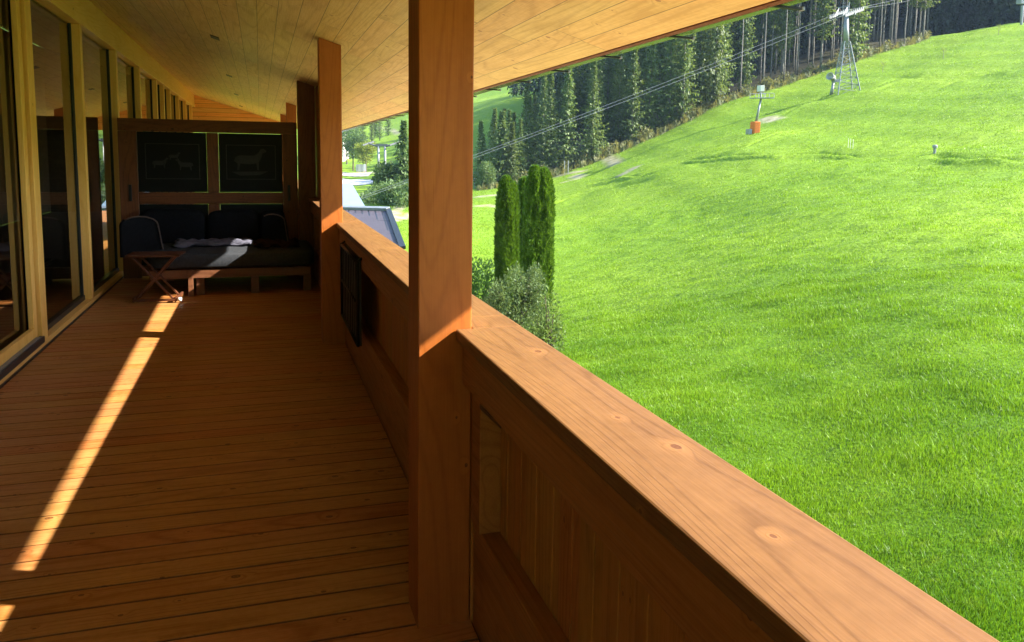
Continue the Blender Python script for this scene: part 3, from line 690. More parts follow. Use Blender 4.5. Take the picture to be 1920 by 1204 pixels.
# black wire rack at the railing
rk = thing('wire_rack', (.62, 5.7, .3), 'black wire rack hooked on the inside of the railing beside the second post', 'rack')
fr_ = MB()
for ya in (5.22, 6.3): fr_.tube([(.64, ya, .93), (.6, ya, .91), (.6, ya, .34)], .012, 6)
fr_.tube([(.6, 5.22, .9), (.6, 6.3, .9)], .012, 6); fr_.tube([(.6, 5.22, .34), (.6, 6.3, .34)], .012, 6); fr_.tube([(.6, 5.22, .62), (.6, 6.3, .62)], .008, 6)
fr_.build('frame', M['black'], rk, smooth=True)
bs = MB()
for i in range(9): bs.box(.603, .615, 5.28+i*.115, 5.28+i*.115+.05, .35, .89)
bs.build('bars', M['black'], rk, .003)
bk = MB().box(.617, .626, 5.24, 6.28, .33, .92); bk.build('back_sheet', M['gasket'], rk)

# ------------------------------------------------------------------ plants
def quads(P, D, U, ln, wd):
    """leaf faces: P base, D along, U across; returns verts, faces"""
    a = P-U*wd[:, None]*.5; b_ = P+U*wd[:, None]*.5; tip = P+D*ln[:, None]; mid = P+D*ln[:, None]*.55
    V = np.stack([P-D*0, mid+U*wd[:, None]*.5, tip, mid-U*wd[:, None]*.5], 1).reshape(-1, 3)
    return V, np.arange(len(V)).reshape(-1, 4)
def unit(v): return v/np.maximum(np.linalg.norm(v, axis=1, keepdims=True), 1e-9)
def spruce_mesh(seed, H, base, rad, ex=.75, dens=1.):
    r = np.random.default_rng(seed); P = []; D = []; U = []; L = []; Wd = []
    z = H*base; lev = 0
    while z < H*.985:
        tq = (z-H*base)/(H*(1-base)); lv_ = .72+.5*r.random(); R = lv_*rad*((1-tq)**ex)*(1 if tq > .12 else .55+.45*tq/.12)
        nb = max(4, int((7+2*r.random())*dens)); a0 = r.random()*6.28
        for b in range(nb):
            if r.random() < .1: continue
            a = a0+6.283*b/nb+r.normal(0, .22); Lb = max(.35, R*(.6+.6*r.random())); zz = z+r.normal(0, .2)
            up = .25-.55*(1-tq)+r.normal(0, .1)
            ns = max(5, int(Lb/.26))
            for s_ in range(ns):
                q = (s_+.6+.4*r.random())/ns
                p = np.array([math.cos(a)*Lb*q, math.sin(a)*Lb*q, zz+up*Lb*q+.22*Lb*q*q]); side = (-1)**s_
                an = a+side*(.55+.4*r.random())
                hang = r.random() < .45
                dd = np.array([math.cos(an), math.sin(an), -.25+r.normal(0, .2)]) if not hang else np.array([math.cos(an)*.35, math.sin(an)*.35, -1.])
                P.append(p); D.append(dd); L.append((.6+.6*r.random())*(1-.4*q)*(.7+.4*R/rad)); Wd.append(.24+.24*r.random())
                U.append(np.array([-math.sin(an)+r.normal(0, .3), math.cos(an)+r.normal(0, .3), r.normal(0, .45)]))
        z += (.4+.15*r.random())*(1-.35*tq)*(H/26)
    P, D, U = np.array(P), unit(np.array(D)), np.array(U); U = unit(U-(U*D).sum(1, keepdims=True)*D)
    return quads(P, D, U, np.array(L), np.array(Wd))
def trunk_mb(H, r0, seed=0, n=7):
    rd = random.Random(seed); pts = []; k = 7
    for i in range(k): pts.append((rd.uniform(-.08, .08)*(i > 0), rd.uniform(-.08, .08)*(i > 0), -.6+(H*.96+.6)*i/(k-1)))
    return MB().tube(pts, [r0*(1-.88*i/(k-1)) for i in range(k)], n)
class Kind:
    def __init__(s, name, H, crownVF, trunk, leafm, barkm):
        s.H = H; s.name = name
        o = fast_mesh('crown', crownVF[0], crownVF[1], leafm); s.cm = o.data; bpy.data.objects.remove(o)
        o = trunk.build('trunk', barkm, smooth=True); s.tm = o.data; bpy.data.objects.remove(o)
    def put(s, x, y, sc_, rz, label, cat, group, z=None, sz=None):
        z = float(terr(np.array([x]), np.array([y]))[0]) if z is None else z
        root = thing(s.name, (x, y, z), label, cat, group); root.rotation_euler[2] = rz; root.scale = (sc_, sc_, sz or sc_)
        for nm, me in (('trunk', s.tm), ('crown', s.cm)):
            o = bpy.data.objects.new(nm, me); COL.objects.link(o); o.parent = root
        return root
full = [Kind('spruce_tree', H, spruce_mesh(10+i, H, .05, 3.1+.3*(i % 3), .98), trunk_mb(H, .26, i), M['spruce_leaf'], M['bark']) for i, H in enumerate((26, 29, 24, 27))]
mid = [Kind('spruce_tree', H, spruce_mesh(30+i, H, .26, 3.1), trunk_mb(H, .24, i), M['spruce_leaf'], M['bark']) for i, H in enumerate((29, 31, 27))]
bare = [Kind('spruce_tree', H, spruce_mesh(50+i, H, .5+.06*i, 2.5, dens=.85), trunk_mb(H, .16, i), M['spruce_leaf'], M['bark']) for i, H in enumerate((30, 32, 28))]
rf = random.Random(21); placed = []
EPX = np.array([q[0] for q in EDGE], float)
def forest(px0, px1, rows, step, picker, lb, first=3.):
    for row in range(rows):
        px = px0+rf.uniform(0, step)
        while px < px1:
            azm = float(np.interp(px, EPX, EAZ)); r_ = float(np.interp(px, EPX, ER))+first+row*5.2+(rf.uniform(-3.5, 2.5) if row == 0 else rf.uniform(-1.8, 1.8))
            hs_ = float(np.interp(px, [895, 940, 985, 1060, 1130, 1200], [.4, .52, .62, .74, .88, 1.0])) if px < 1300 else 1.15
            x, y = r_*math.sin(azm), r_*math.cos(azm)
            if rf.random() > (.14 if row == 0 else .05) and all((x-a)**2+(y-b)**2 > 6.5 for a, b in placed):
                placed.append((x, y)); k = picker(px, row)
                h_ = hs_*rf.uniform(.78, 1.16)
                if k: k.put(x, y, h_**.55*rf.uniform(.9, 1.15), rf.uniform(0, 6.28), lb[min(row, 1)], 'tree', 'spruces of the forest edge', None, h_)
            px += step*(1.3 if row == 0 else 1)*rf.uniform(.6, 1.4)
FULL = ('sunlit spruce leafy to the ground along the front of the left forest edge', 'dark spruce standing in the rows behind the left forest edge')
BARE = ('tall bare-trunked spruce in the front row of the forest behind the lift tower', 'shaded bare-trunked spruce deeper in the forest behind the lift tower')
forest(895, 1370, 5, 33, lambda px, row: rf.choice(full if row < 2 else full[:2]+mid), FULL)
forest(1372, 1742, 6, 27, lambda px, row: rf.choice(bare if rf.random() < .78 else mid+full[:1]), BARE)
# trees that stand out
b0 = Kind('spruce_tree', 15, spruce_mesh(71, 15, .03, 3.6, .9, 1.3), trunk_mb(15, .28, 3), M['spruce_leaf'], M['bark'])
p = hit(918, 348); b0.put(p[0]+1, p[1]-4, .9, 1., 'broad low spruce in front of the forest beside the nearest post', 'tree', None)
p = at(1605, 118, 187); full[1].put(p[0], p[1], 1.05, 2., 'bushy full-crowned spruce right behind the lattice lift tower', 'tree', None)
p = at(757, 330, 118); b0.put(p[0], p[1], .8, .4, 'pointed dark conifer left of the nearest post above the hedge', 'tree', None)
p = at(1730, 75, 211); mid[0].put(p[0], p[1], 1.0, .4, 'last leafy spruce at the right end of the forest edge', 'tree', None)

# dark far wood on the slopes behind, one mass
lv, lf = spruce_mesh(90, 24, .05, 3.2, dens=.55)
keep = np.random.default_rng(3).random(len(lf)) < .3; lf2 = lf[keep]; lvv = lv[lf2].reshape(-1, 3)
lvv = lvv.reshape(-1, 4, 3); cc = lvv.mean(1, keepdims=True); lvv = (cc+(lvv-cc)*1.8).reshape(-1, 3)
FV = []
def scat(n, a0, a1, r0, r1, seed, cond=None):
    r3 = np.random.default_rng(seed)
    a = np.radians(a0+(a1-a0)*r3.random(n)); r = np.sqrt(r0*r0+r3.random(n)*(r1*r1-r0*r0)); x, y = r*np.sin(a), r*np.cos(a); z = terr(x, y)
    for i in range(n):
        if cond and not cond(math.degrees(a[i]), r[i]): continue
        th = r3.random()*6.28; s_ = .8+.45*r3.random(); c_, sn = math.cos(th), math.sin(th)
        q = lvv*s_; FV.append(np.stack([q[:, 0]*c_-q[:, 1]*sn+x[i], q[:, 0]*sn+q[:, 1]*c_+y[i], q[:, 2]+z[i]], 1))
scat(300, 19.5, 45.5, 178, 290, 1, lambda a, r: r > np.interp(math.radians(a), EAZ, ER)+30)
scat(460, 44, 58, 234, 330, 2)
scat(330, 17.6, 52, 290, 440, 4)
FA = np.concatenate(FV)
wood_ = fast_mesh('far_wood', FA, np.arange(len(FA)).reshape(-1, 4), M['spruce_far']); wood_['kind'] = 'stuff'

def blob_leaves(seed, n, spec, ln, wd, up=.3):
    """leaves through ellipsoid clumps: spec = [(cx,cy,cz,rx,ry,rz)]"""
    r = np.random.default_rng(seed); vol = np.array([s[3]*s[4]*s[5] for s in spec])**.67; cnt = (n*vol/vol.sum()).astype(int); Vs = []; fo = 0; Fs = []
    for s, c_ in zip(spec, cnt):
        d = unit(r.normal(0, 1, (c_, 3))); rad = r.random(c_)**.3; rad *= 1+.18*np.sin(d[:, 0]*7+seed)*np.sin(d[:, 1]*6+1)*np.sin(d[:, 2]*5)
        P = np.array(s[:3])+d*rad[:, None]*np.array(s[3:])
        D = unit(d*.6+r.normal(0, .6, (c_, 3))+np.array([0, 0, up])); U = r.normal(0, 1, (c_, 3)); U = unit(U-(U*D).sum(1, keepdims=True)*D)
        V, Fc = quads(P, D, U, ln*(.6+.8*r.random(c_)), wd*(.6+.8*r.random(c_))); Vs.append(V); Fs.append(Fc+fo); fo += len(V)
    return np.concatenate(Vs), np.concatenate(Fs)

# weeds and scrub along the forest edge
rw = np.random.default_rng(8); n = 16000; q = rw.random(n)
a = EAZ[1]+(EAZ[-1]-EAZ[1])*q; r = np.interp(a, EAZ, ER)+rw.normal(-.2, 2.0, n); x, y = r*np.sin(a), r*np.cos(a); z = terr(x, y)
cl = .5+.25*np.sin(a*230+2*np.sin(a*77))+.25*np.sin(a*613+3*np.sin(a*131)); h = (.25+1.3*rw.random(n)**2.5)*(.3+1.0*cl)
D = unit(np.stack([rw.normal(0, .3, n), rw.normal(0, .3, n), np.ones(n)], 1)); U = np.stack([np.cos(q*99), np.sin(q*99), 0*q], 1); U = unit(U-(U*D).sum(1, keepdims=True)*D)
Vq, Fq2 = quads(np.stack([x, y, z], 1), D, U, h, .12+.2*rw.random(n))
sp_ = []
for i in range(95):
    a_ = float(np.interp(rw.choice([rw.uniform(1000, 1480), rw.uniform(900, 1740)]), EPX, EAZ)); r_ = float(np.interp(a_, EAZ, ER))+rw.uniform(-1.5, 2.5); hh_ = rw.uniform(.4, 1.5)
    x_, y_ = r_*math.sin(a_), r_*math.cos(a_); sp_.append((x_, y_, float(terr(np.array([x_]), np.array([y_]))[0])+hh_*.7, rw.uniform(.5, 1.3), rw.uniform(.5, 1.3), hh_))
Vb, Fb = blob_leaves(31, 9000, sp_, .42, .2)
ug = fast_mesh('undergrowth', np.concatenate([Vq, Vb]), np.concatenate([Fq2, Fb+len(Vq)]), M['weeds']); ug['kind'] = 'stuff'

# thuja columns
def thuja(px_base, r, H, rad, seed, lobes, label):
    d0 = ray(px_base, 400); k = r/math.hypot(d0[0], d0[1]); x, y = d0[0]*k, d0[1]*k; z = float(terr(np.array([x]), np.array([y]))[0])
    root = thing('thuja_tree', (x, y, z), label, 'tree', 'clipped column thujas beside the meadow')
    rg = np.random.default_rng(seed); Vs = []; Fs = []; fo = 0; core = MB()
    for lx, ly, lh, lr in lobes:
        n = int(15000*lh*lr/.4); tq = rg.random(n)**.85; a = rg.random(n)*6.283
        prof = lambda q: np.where(q > .72, np.maximum(1-((q-.72)/.28)**2.1, 0.02)**.62, .8+.2*np.sin(np.minimum(q/.72, 1)*2.2)+0*q)
        R = lr*rad*prof(tq)*(1+.1*np.sin(a*5+tq*9+seed)+.07*np.sin(a*9-tq*31))*(.86+.18*rg.random(n))
        P = np.stack([lx+R*np.cos(a), ly+R*np.sin(a), tq*H*lh], 1)
        D = unit(np.stack([np.cos(a)*.45, np.sin(a)*.45, .9+0*a], 1)+rg.normal(0, .28, (n, 3))); U = rg.normal(0, 1, (n, 3)); U = unit(U-(U*D).sum(1, keepdims=True)*D)
        V, Fc = quads(P, D, U, .1+.12*rg.random(n), .035+.05*rg.random(n)); Vs.append(V); Fs.append(Fc+fo); fo += len(V)
        qs = np.linspace(0, 1, 14); pr = [(float(lr*rad*prof(np.array([q_]))[0]*.84), float(q_*H*lh*.97)) for q_ in qs]
        core.lathe((x+lx, y+ly, z), pr, 14)
    fast_mesh('foliage', np.concatenate(Vs), np.concatenate(Fs), M['thuja'], root)
    core.build('inner_growth', M['thuja'], root, smooth=True)
    MB().tube([(x, y, z-.2), (x, y, z+.5)], .09, 8).build('trunk', M['bark_dark'], root, smooth=True)
def top_h(px, py, r):
    p = at(px, py, r); return p[2]-float(terr(np.array([p[0]]), np.array([p[1]]))[0])
thuja(951, 29., top_h(957, 335, 29.), .35, 1, [(-.06, 0, 1, .8), (.22, .1, .96, .55)], 'left clipped thuja column, two-headed and slightly shorter')
thuja(983, 29.8, top_h(990, 338, 29.8), .36, 4, [(0, 0, 1, .8)], 'slim thuja column squeezed between its two neighbours')
thuja(1009, 27.2, top_h(1013, 317, 27.2), .385, 8, [(-.13, 0, 1, .78), (.16, -.05, .985, .78)], 'tallest clipped thuja column, rightmost of the three')

def shrub(px, py, r, spec, n, ln, wd, mat, seed, label, stems=12, name='shrub', up=.5):
    p = at(px, py, r); x, y = p[0], p[1]; z = float(terr(np.array([x]), np.array([y]))[0]); root = thing(name, (x, y, z), label, 'shrub')
    V, Fc = blob_leaves(seed, n, spec, ln, wd, up); fast_mesh('foliage', V, Fc, mat, root)
    rs = random.Random(seed); st = MB()
    for i in range(stems):
        s_ = rs.choice(spec); q = (s_[0]+rs.uniform(-.6, .6)*s_[3], s_[1]+rs.uniform(-.6, .6)*s_[4], s_[2]+rs.uniform(.2, .9)*s_[5])
        st.tube([(rs.uniform(-.15, .15), rs.uniform(-.15, .15), -.1), (q[0]*.4, q[1]*.4, q[2]*.6), q], [.035, .022, .006], 5)
    st.build('stems', M['bark_dark'], root, world=False); return root
p_ = at(965, 560, 21.); zb = float(terr(np.array([p_[0]]), np.array([p_[1]]))[0])
hh = at(965, 492, 21.)[2]-zb
rsp = random.Random(4)
spec = [(0, 0, hh*.42, .9, .9, hh*.46), (.3, -.3, hh*.3, .85, .8, hh*.3), (-.5, .2, hh*.32, .65, .75, hh*.33)]+[(rsp.uniform(-.8, .8), rsp.uniform(-.5, .5), hh*rsp.uniform(.55, .85), .22, .22, hh*.16) for _ in range(16)]
shrub(962, 560, 21., spec, 15000, .085, .035, M['silver'], 11, 'large silvery grey shrub below the thuja columns', 30)
shrub(1030, 600, 19.5, [(0, 0, 1.0, .32, .32, .9), (.1, .1, .6, .36, .36, .6), (-.3, 0, .6, .45, .45, .6)], 2400, .09, .04, M['bush'], 12, 'thin yellowish green shrub at the right foot of the thuja columns', 14)
shrub(900, 500, 30, [(0, 0, 1.1, 1.1, 1., 1.2), (-1.2, .4, .9, 1.2, 1., 1.)], 6500, .13, .06, M['bush'], 13, 'green bush half hidden by the nearest post, left of the thujas', 14)
shrub(912, 335, 140, [(0, 0, 2.2, 1.6, 1.6, 2.4)], 2600, .35, .2, M['silver'], 14, 'round grey-green bush at the left foot of the forest', 8)

# deciduous trees and conifers in the valley on the left
def broad(px, py, r, H, W, mat, seed, label, n=2600, ln=.5):
    p = at(px, py, r); x, y = p[0], p[1]; z = float(terr(np.array([x]), np.array([y]))[0]); root = thing('broadleaf_tree', (x, y, z), label, 'tree')
    rs = random.Random(seed); sp = [(rs.uniform(-.32, .32)*W, rs.uniform(-.32, .32)*W, H*rs.uniform(.4, .82), W*.24, W*.24, H*.15) for _ in range(11)]+[(0, 0, H*.6, W*.34, W*.34, H*.32)]
    V, Fc = blob_leaves(seed, n, sp, ln, ln*.6); fast_mesh('crown', V, Fc, mat, root)
    tk = MB().tube([(0, 0, -.4), (0, .1, H*.35), (.1, 0, H*.8)], [.25, .18, .05], 7)
    for s_ in sp[:6]: tk.tube([(0, .05, H*.3), (s_[0], s_[1], s_[2])], [.1, .03], 5)
    tk.build('trunk', M['bark_dark'], root, world=False)
for i, (px, py, r, H, W, mk, lb) in enumerate([
    (686, 296, 225, 9, 7, 'yellow', 'yellowing broadleaf tree left of the far lift pylon'),
    (662, 290, 235, 12, 9, 'decid', 'green broadleaf tree beside the white building'),
    (650, 270, 260, 14, 9, 'decid', 'tall broadleaf tree behind the white building'),
    (738, 340, 120, 6, 6, 'decid', 'small broadleaf tree at the foot of the pointed conifer'),
    (725, 335, 150, 4.5, 5, 'decid', 'low bushy tree at the foot of the far lift pylon')]):
    broad(px, py, r, H, W, M[mk], 40+i, lb)
for i, (px, py, r, s_, lb) in enumerate([(697, 262, 300, .62, 'small spruce between the yellowing tree and the green slope'), (712, 250, 330, .68, 'spruce standing on the green slope behind the far lift pylon'),
      (680, 250, 320, .72, 'dark spruce under the eave left of the green slope'), (668, 252, 330, .7, 'dark spruce next to the second post, under the eave'), (728, 240, 350, .7, 'rightmost spruce of the little wood on the green slope'), (703, 240, 352, .78, 'tallest spruce of the little wood on the green slope')]):
    p = at(px, py, r); full[i % 4].put(p[0], p[1], s_, i*1.3, lb, 'tree', None)
hs = []
rs = random.Random(77)
for i in range(46):
    px = 683+i*2.0+rs.uniform(-2, 2); r = 112+rs.uniform(-5, 8)-i*.25; p = at(px, 372, r); z = float(terr(np.array([p[0]]), np.array([p[1]]))[0]); hgt = rs.uniform(1.7, 3.2)*(.5+.5*min(1, i/14))
    hs.append((p[0], p[1], z+hgt*.4, 1.2, 1.2, hgt*.62))
V, Fc = blob_leaves(5, 12000, hs, .4, .22)
tag(fast_mesh('hedge', V, Fc, M['decid']), 'dark overgrown hedge in the shade beyond the neighbouring roof', 'hedge')

# ------------------------------------------------------------------ lift, snow makers, small posts on the meadow
def P3(px, py, r): return at(px, py, r)
R0 = 128.
base = hit(1585, 172, 60, 300); R0 = math.hypot(base[0], base[1]); mpx = R0/1475*1.04
tw = thing('lift_tower', base, 'tall galvanised lattice lift tower carrying the cables on the upper meadow', 'lift tower')
_u = lambda q: q/np.linalg.norm(q)
_T = P3(1578, 30, R0); cdir = _u(_u(_T-P3(672, 371, 98))+_u(P3(1700, -6, R0*1.36)-_T)); hor = np.array([cdir[0], cdir[1], 0]); hor /= np.linalg.norm(hor); sid = np.array([-hor[1], hor[0], 0])
Ht = at(1578, 30, R0)[2]-base[2]; up = np.array([0, 0, 1.]); topc = np.array(base)+up*Ht+RM[0]*-.6
corners = []
for i, j in ((-1, -1), (1, -1), (1, 1), (-1, 1)):
    bq = np.array(base)+RM[0]*i*1.75+np.array([RM[2][0], RM[2][1], 0])*j*1.5; bq[2] = float(terr(bq[:1], bq[1:2])[0])-.2
    tq = np.array(base)+up*Ht*.66+RM[0]*(i*.42-.35)+np.array([RM[2][0], RM[2][1], 0])*j*.42
    corners.append((bq, tq)); MB().tube([bq, tq], [.1, .08], 6).build('leg', M['galv'], tw)
lat = MB()
for k in range(4):
    (b1, t1), (b2, t2) = corners[k], corners[(k+1) % 4]
    for q in range(7):
        f0, f1 = 1-(1-q/7)**1.0, (q+1)/7
        lat.tube([b1+(t1-b1)*f0, b2+(t2-b2)*f1], .035, 4); lat.tube([b2+(t2-b2)*f0, b1+(t1-b1)*f1], .035, 4); lat.tube([b1+(t1-b1)*f1, b2+(t2-b2)*f1], .035, 4)
lat.build('lattice', M['galv'], tw)
mast0 = np.mean([c[1] for c in corners], 0)-up*.5
MB().tube([mast0, topc], [.5, .34], 10).build('mast', M['galv'], tw, smooth=True)
MB().beam(topc+sid*-1.5+up*.1, topc+sid*1.5+up*.1, .35, .35).build('crossarm', M['steel'], tw, .03)
for sgn in (-1, 1):
    c0 = topc+sid*sgn*1.3+up*.25; MB().beam(c0-cdir*2.9, c0+cdir*2.9, .18, .3).build('sheave_beam', M['steel'], tw, .02)
    wh = MB()
    for q in range(10): wh.lathe(c0+cdir*(-2.7+q*.6)+up*.26, [(0, -.07), (.22, -.07), (.22, .07), (0, .07)], 12, sid)
    wh.build('sheaves', M['steel'], tw)
MB().tube([topc+up*.2+cdir*.6, topc+up*1.9+cdir*.75], .07, 6).build('antenna', M['galv'], tw)
fm = MB(); 
for sgn in (-.7, .7):
    fm.tube([topc+sid*sgn-cdir*1.6+up*.3, topc+sid*sgn-cdir*1.1+up*1.5], .06, 5); fm.tube([topc+sid*sgn-cdir*2.3+up*.3, topc+sid*sgn-cdir*1.1+up*1.5], .05, 5)
fm.tube([topc+sid*-.9-cdir*1.1+up*1.5, topc+sid*.9-cdir*1.1+up*1.5], .06, 5); fm.build('lifting_frame', M['galv'], tw)
lad = MB()
for q in range(26): lad.tube([mast0+up*(q*.3)+RM[0]*-.55+sid*.0, mast0+up*(q*.3)+RM[0]*-.85], .02, 4)
lad.tube([mast0+RM[0]*-.85, mast0+up*7.5+RM[0]*-.85], .025, 4); lad.build('ladder', M['galv'], tw)
for i, (a_, b_, lb) in enumerate([((672, 371, 98), (1700, -6, R0*1.36), 'upper steel cable strung over the lift tower and down to the valley'), ((676, 373.5, 94), (1706, 1, R0*1.36), 'lower steel cable strung over the lift tower and down to the valley')]):
    A, B = P3(*a_), P3(*b_); T_ = topc+sid*(1.3 if i == 0 else -1.3)+up*(.5 if i == 0 else .48); pts = []
    for s0, s1, sag in ((A, T_-cdir*2.8, .4), (T_-cdir*2.8, T_+cdir*2.8, 0), (T_+cdir*2.8, B, .1)):
        for q in range(15): f = q/15; pts.append(s0+(s1-s0)*f-up*sag*4*f*(1-f))
    pts.append(B)
    tag(MB().tube(pts, .026, 5).build('lift_cable', M['cable']), lb, 'cable', 'cables of the lift')

lb_ = hit(1413, 251, 50, 300); lr = math.hypot(lb_[0], lb_[1]); px2m = lr/1475*1.05
ln_ = thing('snow_lance', lb_, 'leaning snow-making pole in an orange padded base on the meadow', 'snow lance')
tp_ = at(1427, 184, lr); Rx = RM[0]
MB().obox(np.array(lb_)+up*.75*1.0+Rx*.15, Rx, sid, up, .36, .34, .74).build('padded_base', M['orange'], ln_, .08)
MB().obox(np.array(lb_)+up*.25-Rx*.6, Rx, sid, up, .22, .22, .34).build('valve_box', M['galv'], ln_, .05)
MB().tube([np.array(lb_)+up*1.2+Rx*.2, tp_], [.16, .12], 8).build('pole', M['galv'], ln_, smooth=True)
pf_ = MB(); pf_.obox(tp_+Rx*.1, Rx, sid, up, 1.0, .6, .06)
for i in (-1, -.3, .4, 1):
    pf_.tube([tp_+Rx*(.1+i*.95)+sid*.6, tp_+Rx*(.1+i*.95)+sid*.6+up*.55], .035, 5); pf_.tube([tp_+Rx*(.1+i*.95)-sid*.6, tp_+Rx*(.1+i*.95)-sid*.6+up*.55], .035, 5)
for s_ in (-.6, .6): pf_.tube([tp_+Rx*-.85+sid*s_+up*.55, tp_+Rx*1.05+sid*s_+up*.55], .035, 5)
pf_.build('platform', M['galv'], ln_)
MB().obox(tp_+up*1.15-Rx*.1, Rx, sid, up, .25, .25, .36).build('control_box', M['white'], ln_, .04)
MB().tube([tp_, tp_+up*.75-Rx*.1], .1, 6).build('head_stem', M['galv'], ln_)

gb_ = hit(1558, 178, 60, 300); gr = math.hypot(gb_[0], gb_[1])
gn = thing('snow_gun', gb_, 'grey drum-shaped snow gun on a post beside the lift tower foot', 'snow gun')
gt = at(1563, 154, gr)
MB().tube([np.array(gb_)-up*.2, gt], [.28, .2], 8).build('post', M['galv'], gn, smooth=True)
gx = Rx*-.75+up*.25+np.array([RM[2][0], RM[2][1], 0])*-.6; gx /= np.linalg.norm(gx)
MB().lathe(gt+up*.75-Rx*.35, [(0, -.6), (.42, -.6), (.48, -.4), (.48, .15), (.6, .5), (.62, .62), (.55, .62), (.42, .24), (.0, .2)], 20, gx).build('drum', plain('grey_gun', (.3, .31, .31), .5, .2), gn, smooth=True)
MB().obox(gt+up*.2+Rx*.25, Rx, sid, up, .35, .3, .25).build('motor_box', M['galv'], gn, .04)

for i, (px, py) in enumerate([(1590, 278), (1594, 279), (1599, 280)]):
    p = hit(px, py); tag(MB().tube([p-up*.1, p+up*.85], .018, 5).build('marker_stake', M['white']), 'thin pale stake, one of three in a row above the terrace edge', 'stake', 'three stakes above the terrace edge')
p = hit(1752, 289); hy = thing('hydrant', p, 'small grey snow-making hydrant sticking out of the right meadow', 'hydrant')
MB().tube([p-up*.1, p+up*.42], .09, 8).build('pipe', M['galv'], hy); MB().lathe(p+up*.42, [(0, 0), (.17, 0), (.17, .14), (.1, .2), (0, .2)], 12).build('head', M['galv'], hy)
for px, lb in ((1768, 'bare young sapling high on the right meadow'), (1655, 'bare young sapling just right of the lift tower'), (1872, 'bare young sapling near the meadow skyline')):
    py = {1768: 112, 1655: 136, 1872: 66}[px]; p = hit(px, py); root = thing('sapling', p, lb, 'sapling'); s_ = MB()
    s_.tube([p-up*.1, p+up*1.8], [.05, .02], 5)
    for q in range(7): an = q*2.4; s_.tube([p+up*(.8+.14*q), p+up*(1.15+.16*q)+Rx*.45*math.cos(an)+sid*.45*math.sin(an)], .018, 4)
    s_.build('stem', M['bark'], root)
    V, Fc = blob_leaves(int(px), 160, [(0, 0, 1.6, .5, .5, .6)], .12, .06); fast_mesh('leaves', V, Fc, M['yellow'], root)
for px, lb in ((1058, 'left one of a pair of pale posts at the forest edge'), (1065, 'right one of a pair of pale posts at the forest edge')):
    p = hit(px, 326); tag(MB().tube([p-up*.2, p+up*2.3], .075, 7).build('marker_post', M['galv']), lb, 'post', 'pair of pale posts at the forest edge')
p = hit(890, 352, 80, 200); sg = thing('sign_post', p, 'small pale sign post just right of the nearest post', 'sign'); MB().tube([p-up*.1, p+up*1.5], .06, 6).build('pole', M['galv'], sg); MB().obox(p+up*1.5, Rx, sid, up, .28, .03, .3).build('plate', M['white'], sg)
p = at(1916, 34, 205); zt = float(terr(p[:1], p[1:2])[0]); pl = thing('lift_pylon', (p[0], p[1], zt), 'grey pole with a box on top behind the meadow skyline at the right edge', 'pylon')
MB().tube([(p[0], p[1], zt-.2), (p[0]-.2, p[1], p[2]+2.6)], .3, 8).build('pole', M['galv'], pl); MB().obox((p[0]-.5, p[1], p[2]+3.4), Rx, sid, up, .6, .5, .5).build('head_box', M['galv'], pl, .05)

# far lift pylon in the valley
p = hit(716, 332, 120, 400); r = math.hypot(p[0], p[1]); py_ = thing('lift_pylon', p, 'pale twin-post lift pylon with a branching head in the valley', 'pylon'); hp = at(716, 272, r)[2]-p[2]
for s_ in (-.8, .8): MB().tube([p+Rx*s_-up*.3, p+Rx*s_+up*hp], [.34, .26], 8).build('post', M['galv'], py_, smooth=True)
hd = MB()
for s_ in (-1, 1): hd.tube([p+up*hp*.93+Rx*s_*.5, p+up*hp*1.06+Rx*s_*3.4], .2, 6); hd.beam(p+up*hp*1.05+Rx*s_*3.3-cdir*1.6, p+up*hp*1.05+Rx*s_*3.3+cdir*1.6, .3, .35)
hd.beam(p+up*hp-Rx*1.5, p+up*hp+Rx*1.5, .5, .5); hd.build('head', M['steel'], py_)

# ------------------------------------------------------------------ neighbouring buildings
def roofed(name, c00, c10, c01, c11, th, mat, lb, wall_to, seams=0, sm=None, rows=0):
    """house with one visible roof slope: ridge c00->c10, eave c01->c11"""
    c00, c10, c01, c11 = (np.array(q, float) for q in (c00, c10, c01, c11)); o = thing(name, ((c00+c11)/2)*np.array([1, 1, 0])+up*wall_to, lb, 'house')
    nrm = np.cross(c10-c00, c01-c00); nrm /= np.linalg.norm(nrm); nrm = nrm if nrm[2] > 0 else -nrm; dn = nrm*th
    MB().add([c00, c10, c11, c01, c00-dn, c10-dn, c11-dn, c01-dn], [(0,1,2,3),(7,6,5,4),(0,4,5,1),(1,5,6,2),(2,6,7,3),(3,7,4,0)]).build('roof', mat, o)
    if seams:
        s_ = MB()
        for i in range(1, seams):
            f = i/seams; s_.beam(c00+(c10-c00)*f+nrm*.006, c01+(c11-c01)*f+nrm*.006, .06, .012, nrm)
        for i in range(1, rows):
            f = i/rows; s_.beam(c00+(c01-c00)*f+nrm*.009, c10+(c11-c10)*f+nrm*.009, .04, .01, nrm)
        s_.build('roof_seams', sm, o)
        MB().beam(c10+nrm*.03, c11+nrm*.03, .28, .14, nrm).build('verge', M['black'], o); MB().beam(c00+nrm*.05, c10+nrm*.05, .4, .2, nrm).build('ridge_cap', M['galv'], o)
    a, b_, c_, d_ = (q-up*(th*1.3) for q in (c00*.96+c11*.04, c10*.94+c01*.06, c11*.94+c00*.06, c01*.94+c10*.06))
    w_ = MB(); dnv = lambda q: np.array([q[0], q[1], wall_to]); w_.add([a, b_, c_, d_, dnv(a), dnv(b_), dnv(c_), dnv(d_)], [(0,1,2,3),(0,4,5,1),(1,5,6,2),(2,6,7,3),(3,7,4,0),(7,6,5,4)])
    w_.build('walls', M['plaster'], o)
roofed('neighbour_house', at(618, 391, 46), at(728, 394, 44), at(606, 468, 37), at(755, 466, 35), .12, M['tile_roof'], 'neighbouring house with a dark panelled roof just over the railing', -5.2, 9, M['black'], 3)
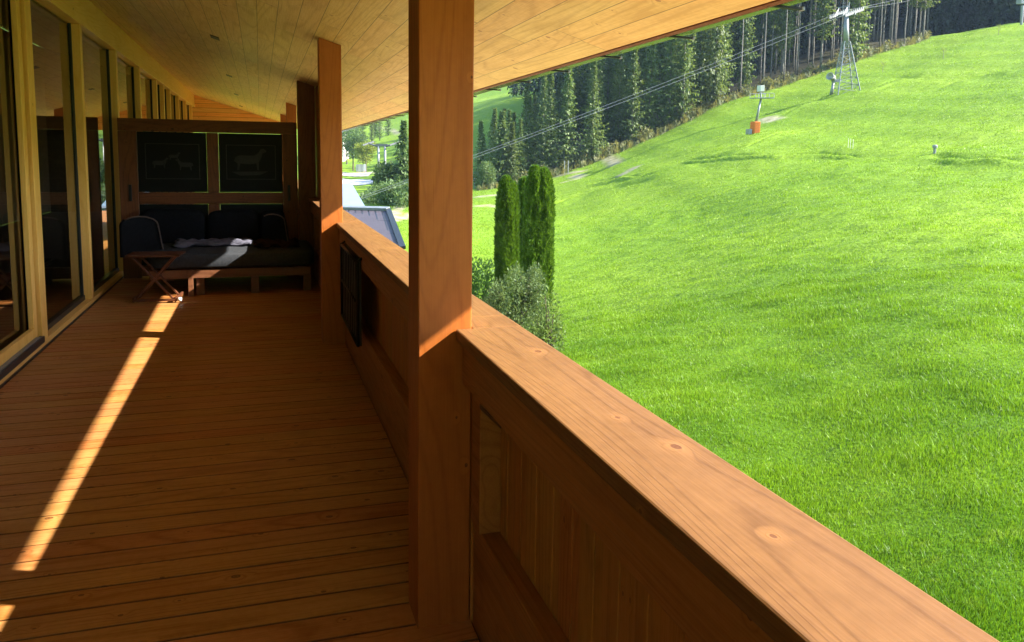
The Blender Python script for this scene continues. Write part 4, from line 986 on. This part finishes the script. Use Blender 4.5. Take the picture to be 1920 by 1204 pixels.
roofed('low_building', at(600, 346, 82), at(660, 345, 82), at(610, 394, 70), at(687, 391, 70), .15, M['blue_roof'], 'building with a pale blue sheet roof behind the panelled roof', -6)
wb = hit(646, 300, 120, 400); wbt = thing('white_building', wb, 'white rendered building at the left beside the second post', 'building')
MB().obox(wb+up*4-Rx*6, Rx, np.array([RM[2][0], RM[2][1], 0]), up, 6.6, 5, 5).build('walls', M['plaster'], wbt)
MB().obox(wb+up*9.3-Rx*6, Rx, np.array([RM[2][0], RM[2][1], 0]), up, 7.2, 5.6, .25).build('roof', M['tile_roof'], wbt)
for i in range(3):
    MB().obox(wb+up*(2.2+2.4*i)-Rx*.8-np.array([RM[2][0], RM[2][1], 0])*5.02, Rx, np.array([RM[2][0], RM[2][1], 0]), up, .5, .03, .6).build('window', M['gasket'], wbt)
def sheet(name, pts, mat, lift=.05):
    P = [hit(*q, 60, 500) for q in pts]; n = 14; v = []; f = []
    for i in range(n+1):
        for j in range(7):
            a_ = P[0]+(P[1]-P[0])*i/n; b_ = P[3]+(P[2]-P[3])*i/n; q = a_+(b_-a_)*j/6; v.append((q[0], q[1], float(terr(q[:1], q[1:2])[0])+lift))
    for i in range(n):
        for j in range(6): f.append((i*7+j, (i+1)*7+j, (i+1)*7+j+1, i*7+j+1))
    return struct(MB().add(v, f).build(name, mat))
sheet('road', [(630, 346), (700, 345), (702, 338), (630, 334)], M['asphalt'])
sheet('gravel_yard', [(630, 330), (690, 331), (700, 322), (630, 321)], M['dirt_stone'], .08)
for i in range(4):
    p = hit(670+i*4.6, 324, 100, 400); o = thing('white_board', p, ['leftmost', 'second from the left', 'third from the left', 'rightmost'][i]+' of four white leaning boards standing in the gravel yard', 'board', 'row of four white boards')
    MB().obox(p+up*1.3, Rx*.96+up*.1, sid, up, .36, .08, 1.05).build('board', M['white'], o, .03); MB().tube([p-up*.1, p+up*.5], .08, 5).build('foot', M['orange'], o)

# ------------------------------------------------------------------ air: thin blue haze over the valley
hz = MB().box(-420, 560, -60, 620, -12, 330); t = NT('haze_air'); nt = t.nt
pv = nt.nodes.new('ShaderNodeVolumePrincipled'); pv.inputs['Color'].default_value = (.55, .76, 1, 1); pv.inputs['Density'].default_value = .00012; pv.inputs['Anisotropy'].default_value = 0
nt.nodes.remove(t.b); nt.links.new(pv.outputs[0], t.out.inputs['Volume'])
ho = hz.build('haze', t.mat); ho['kind'] = 'stuff'
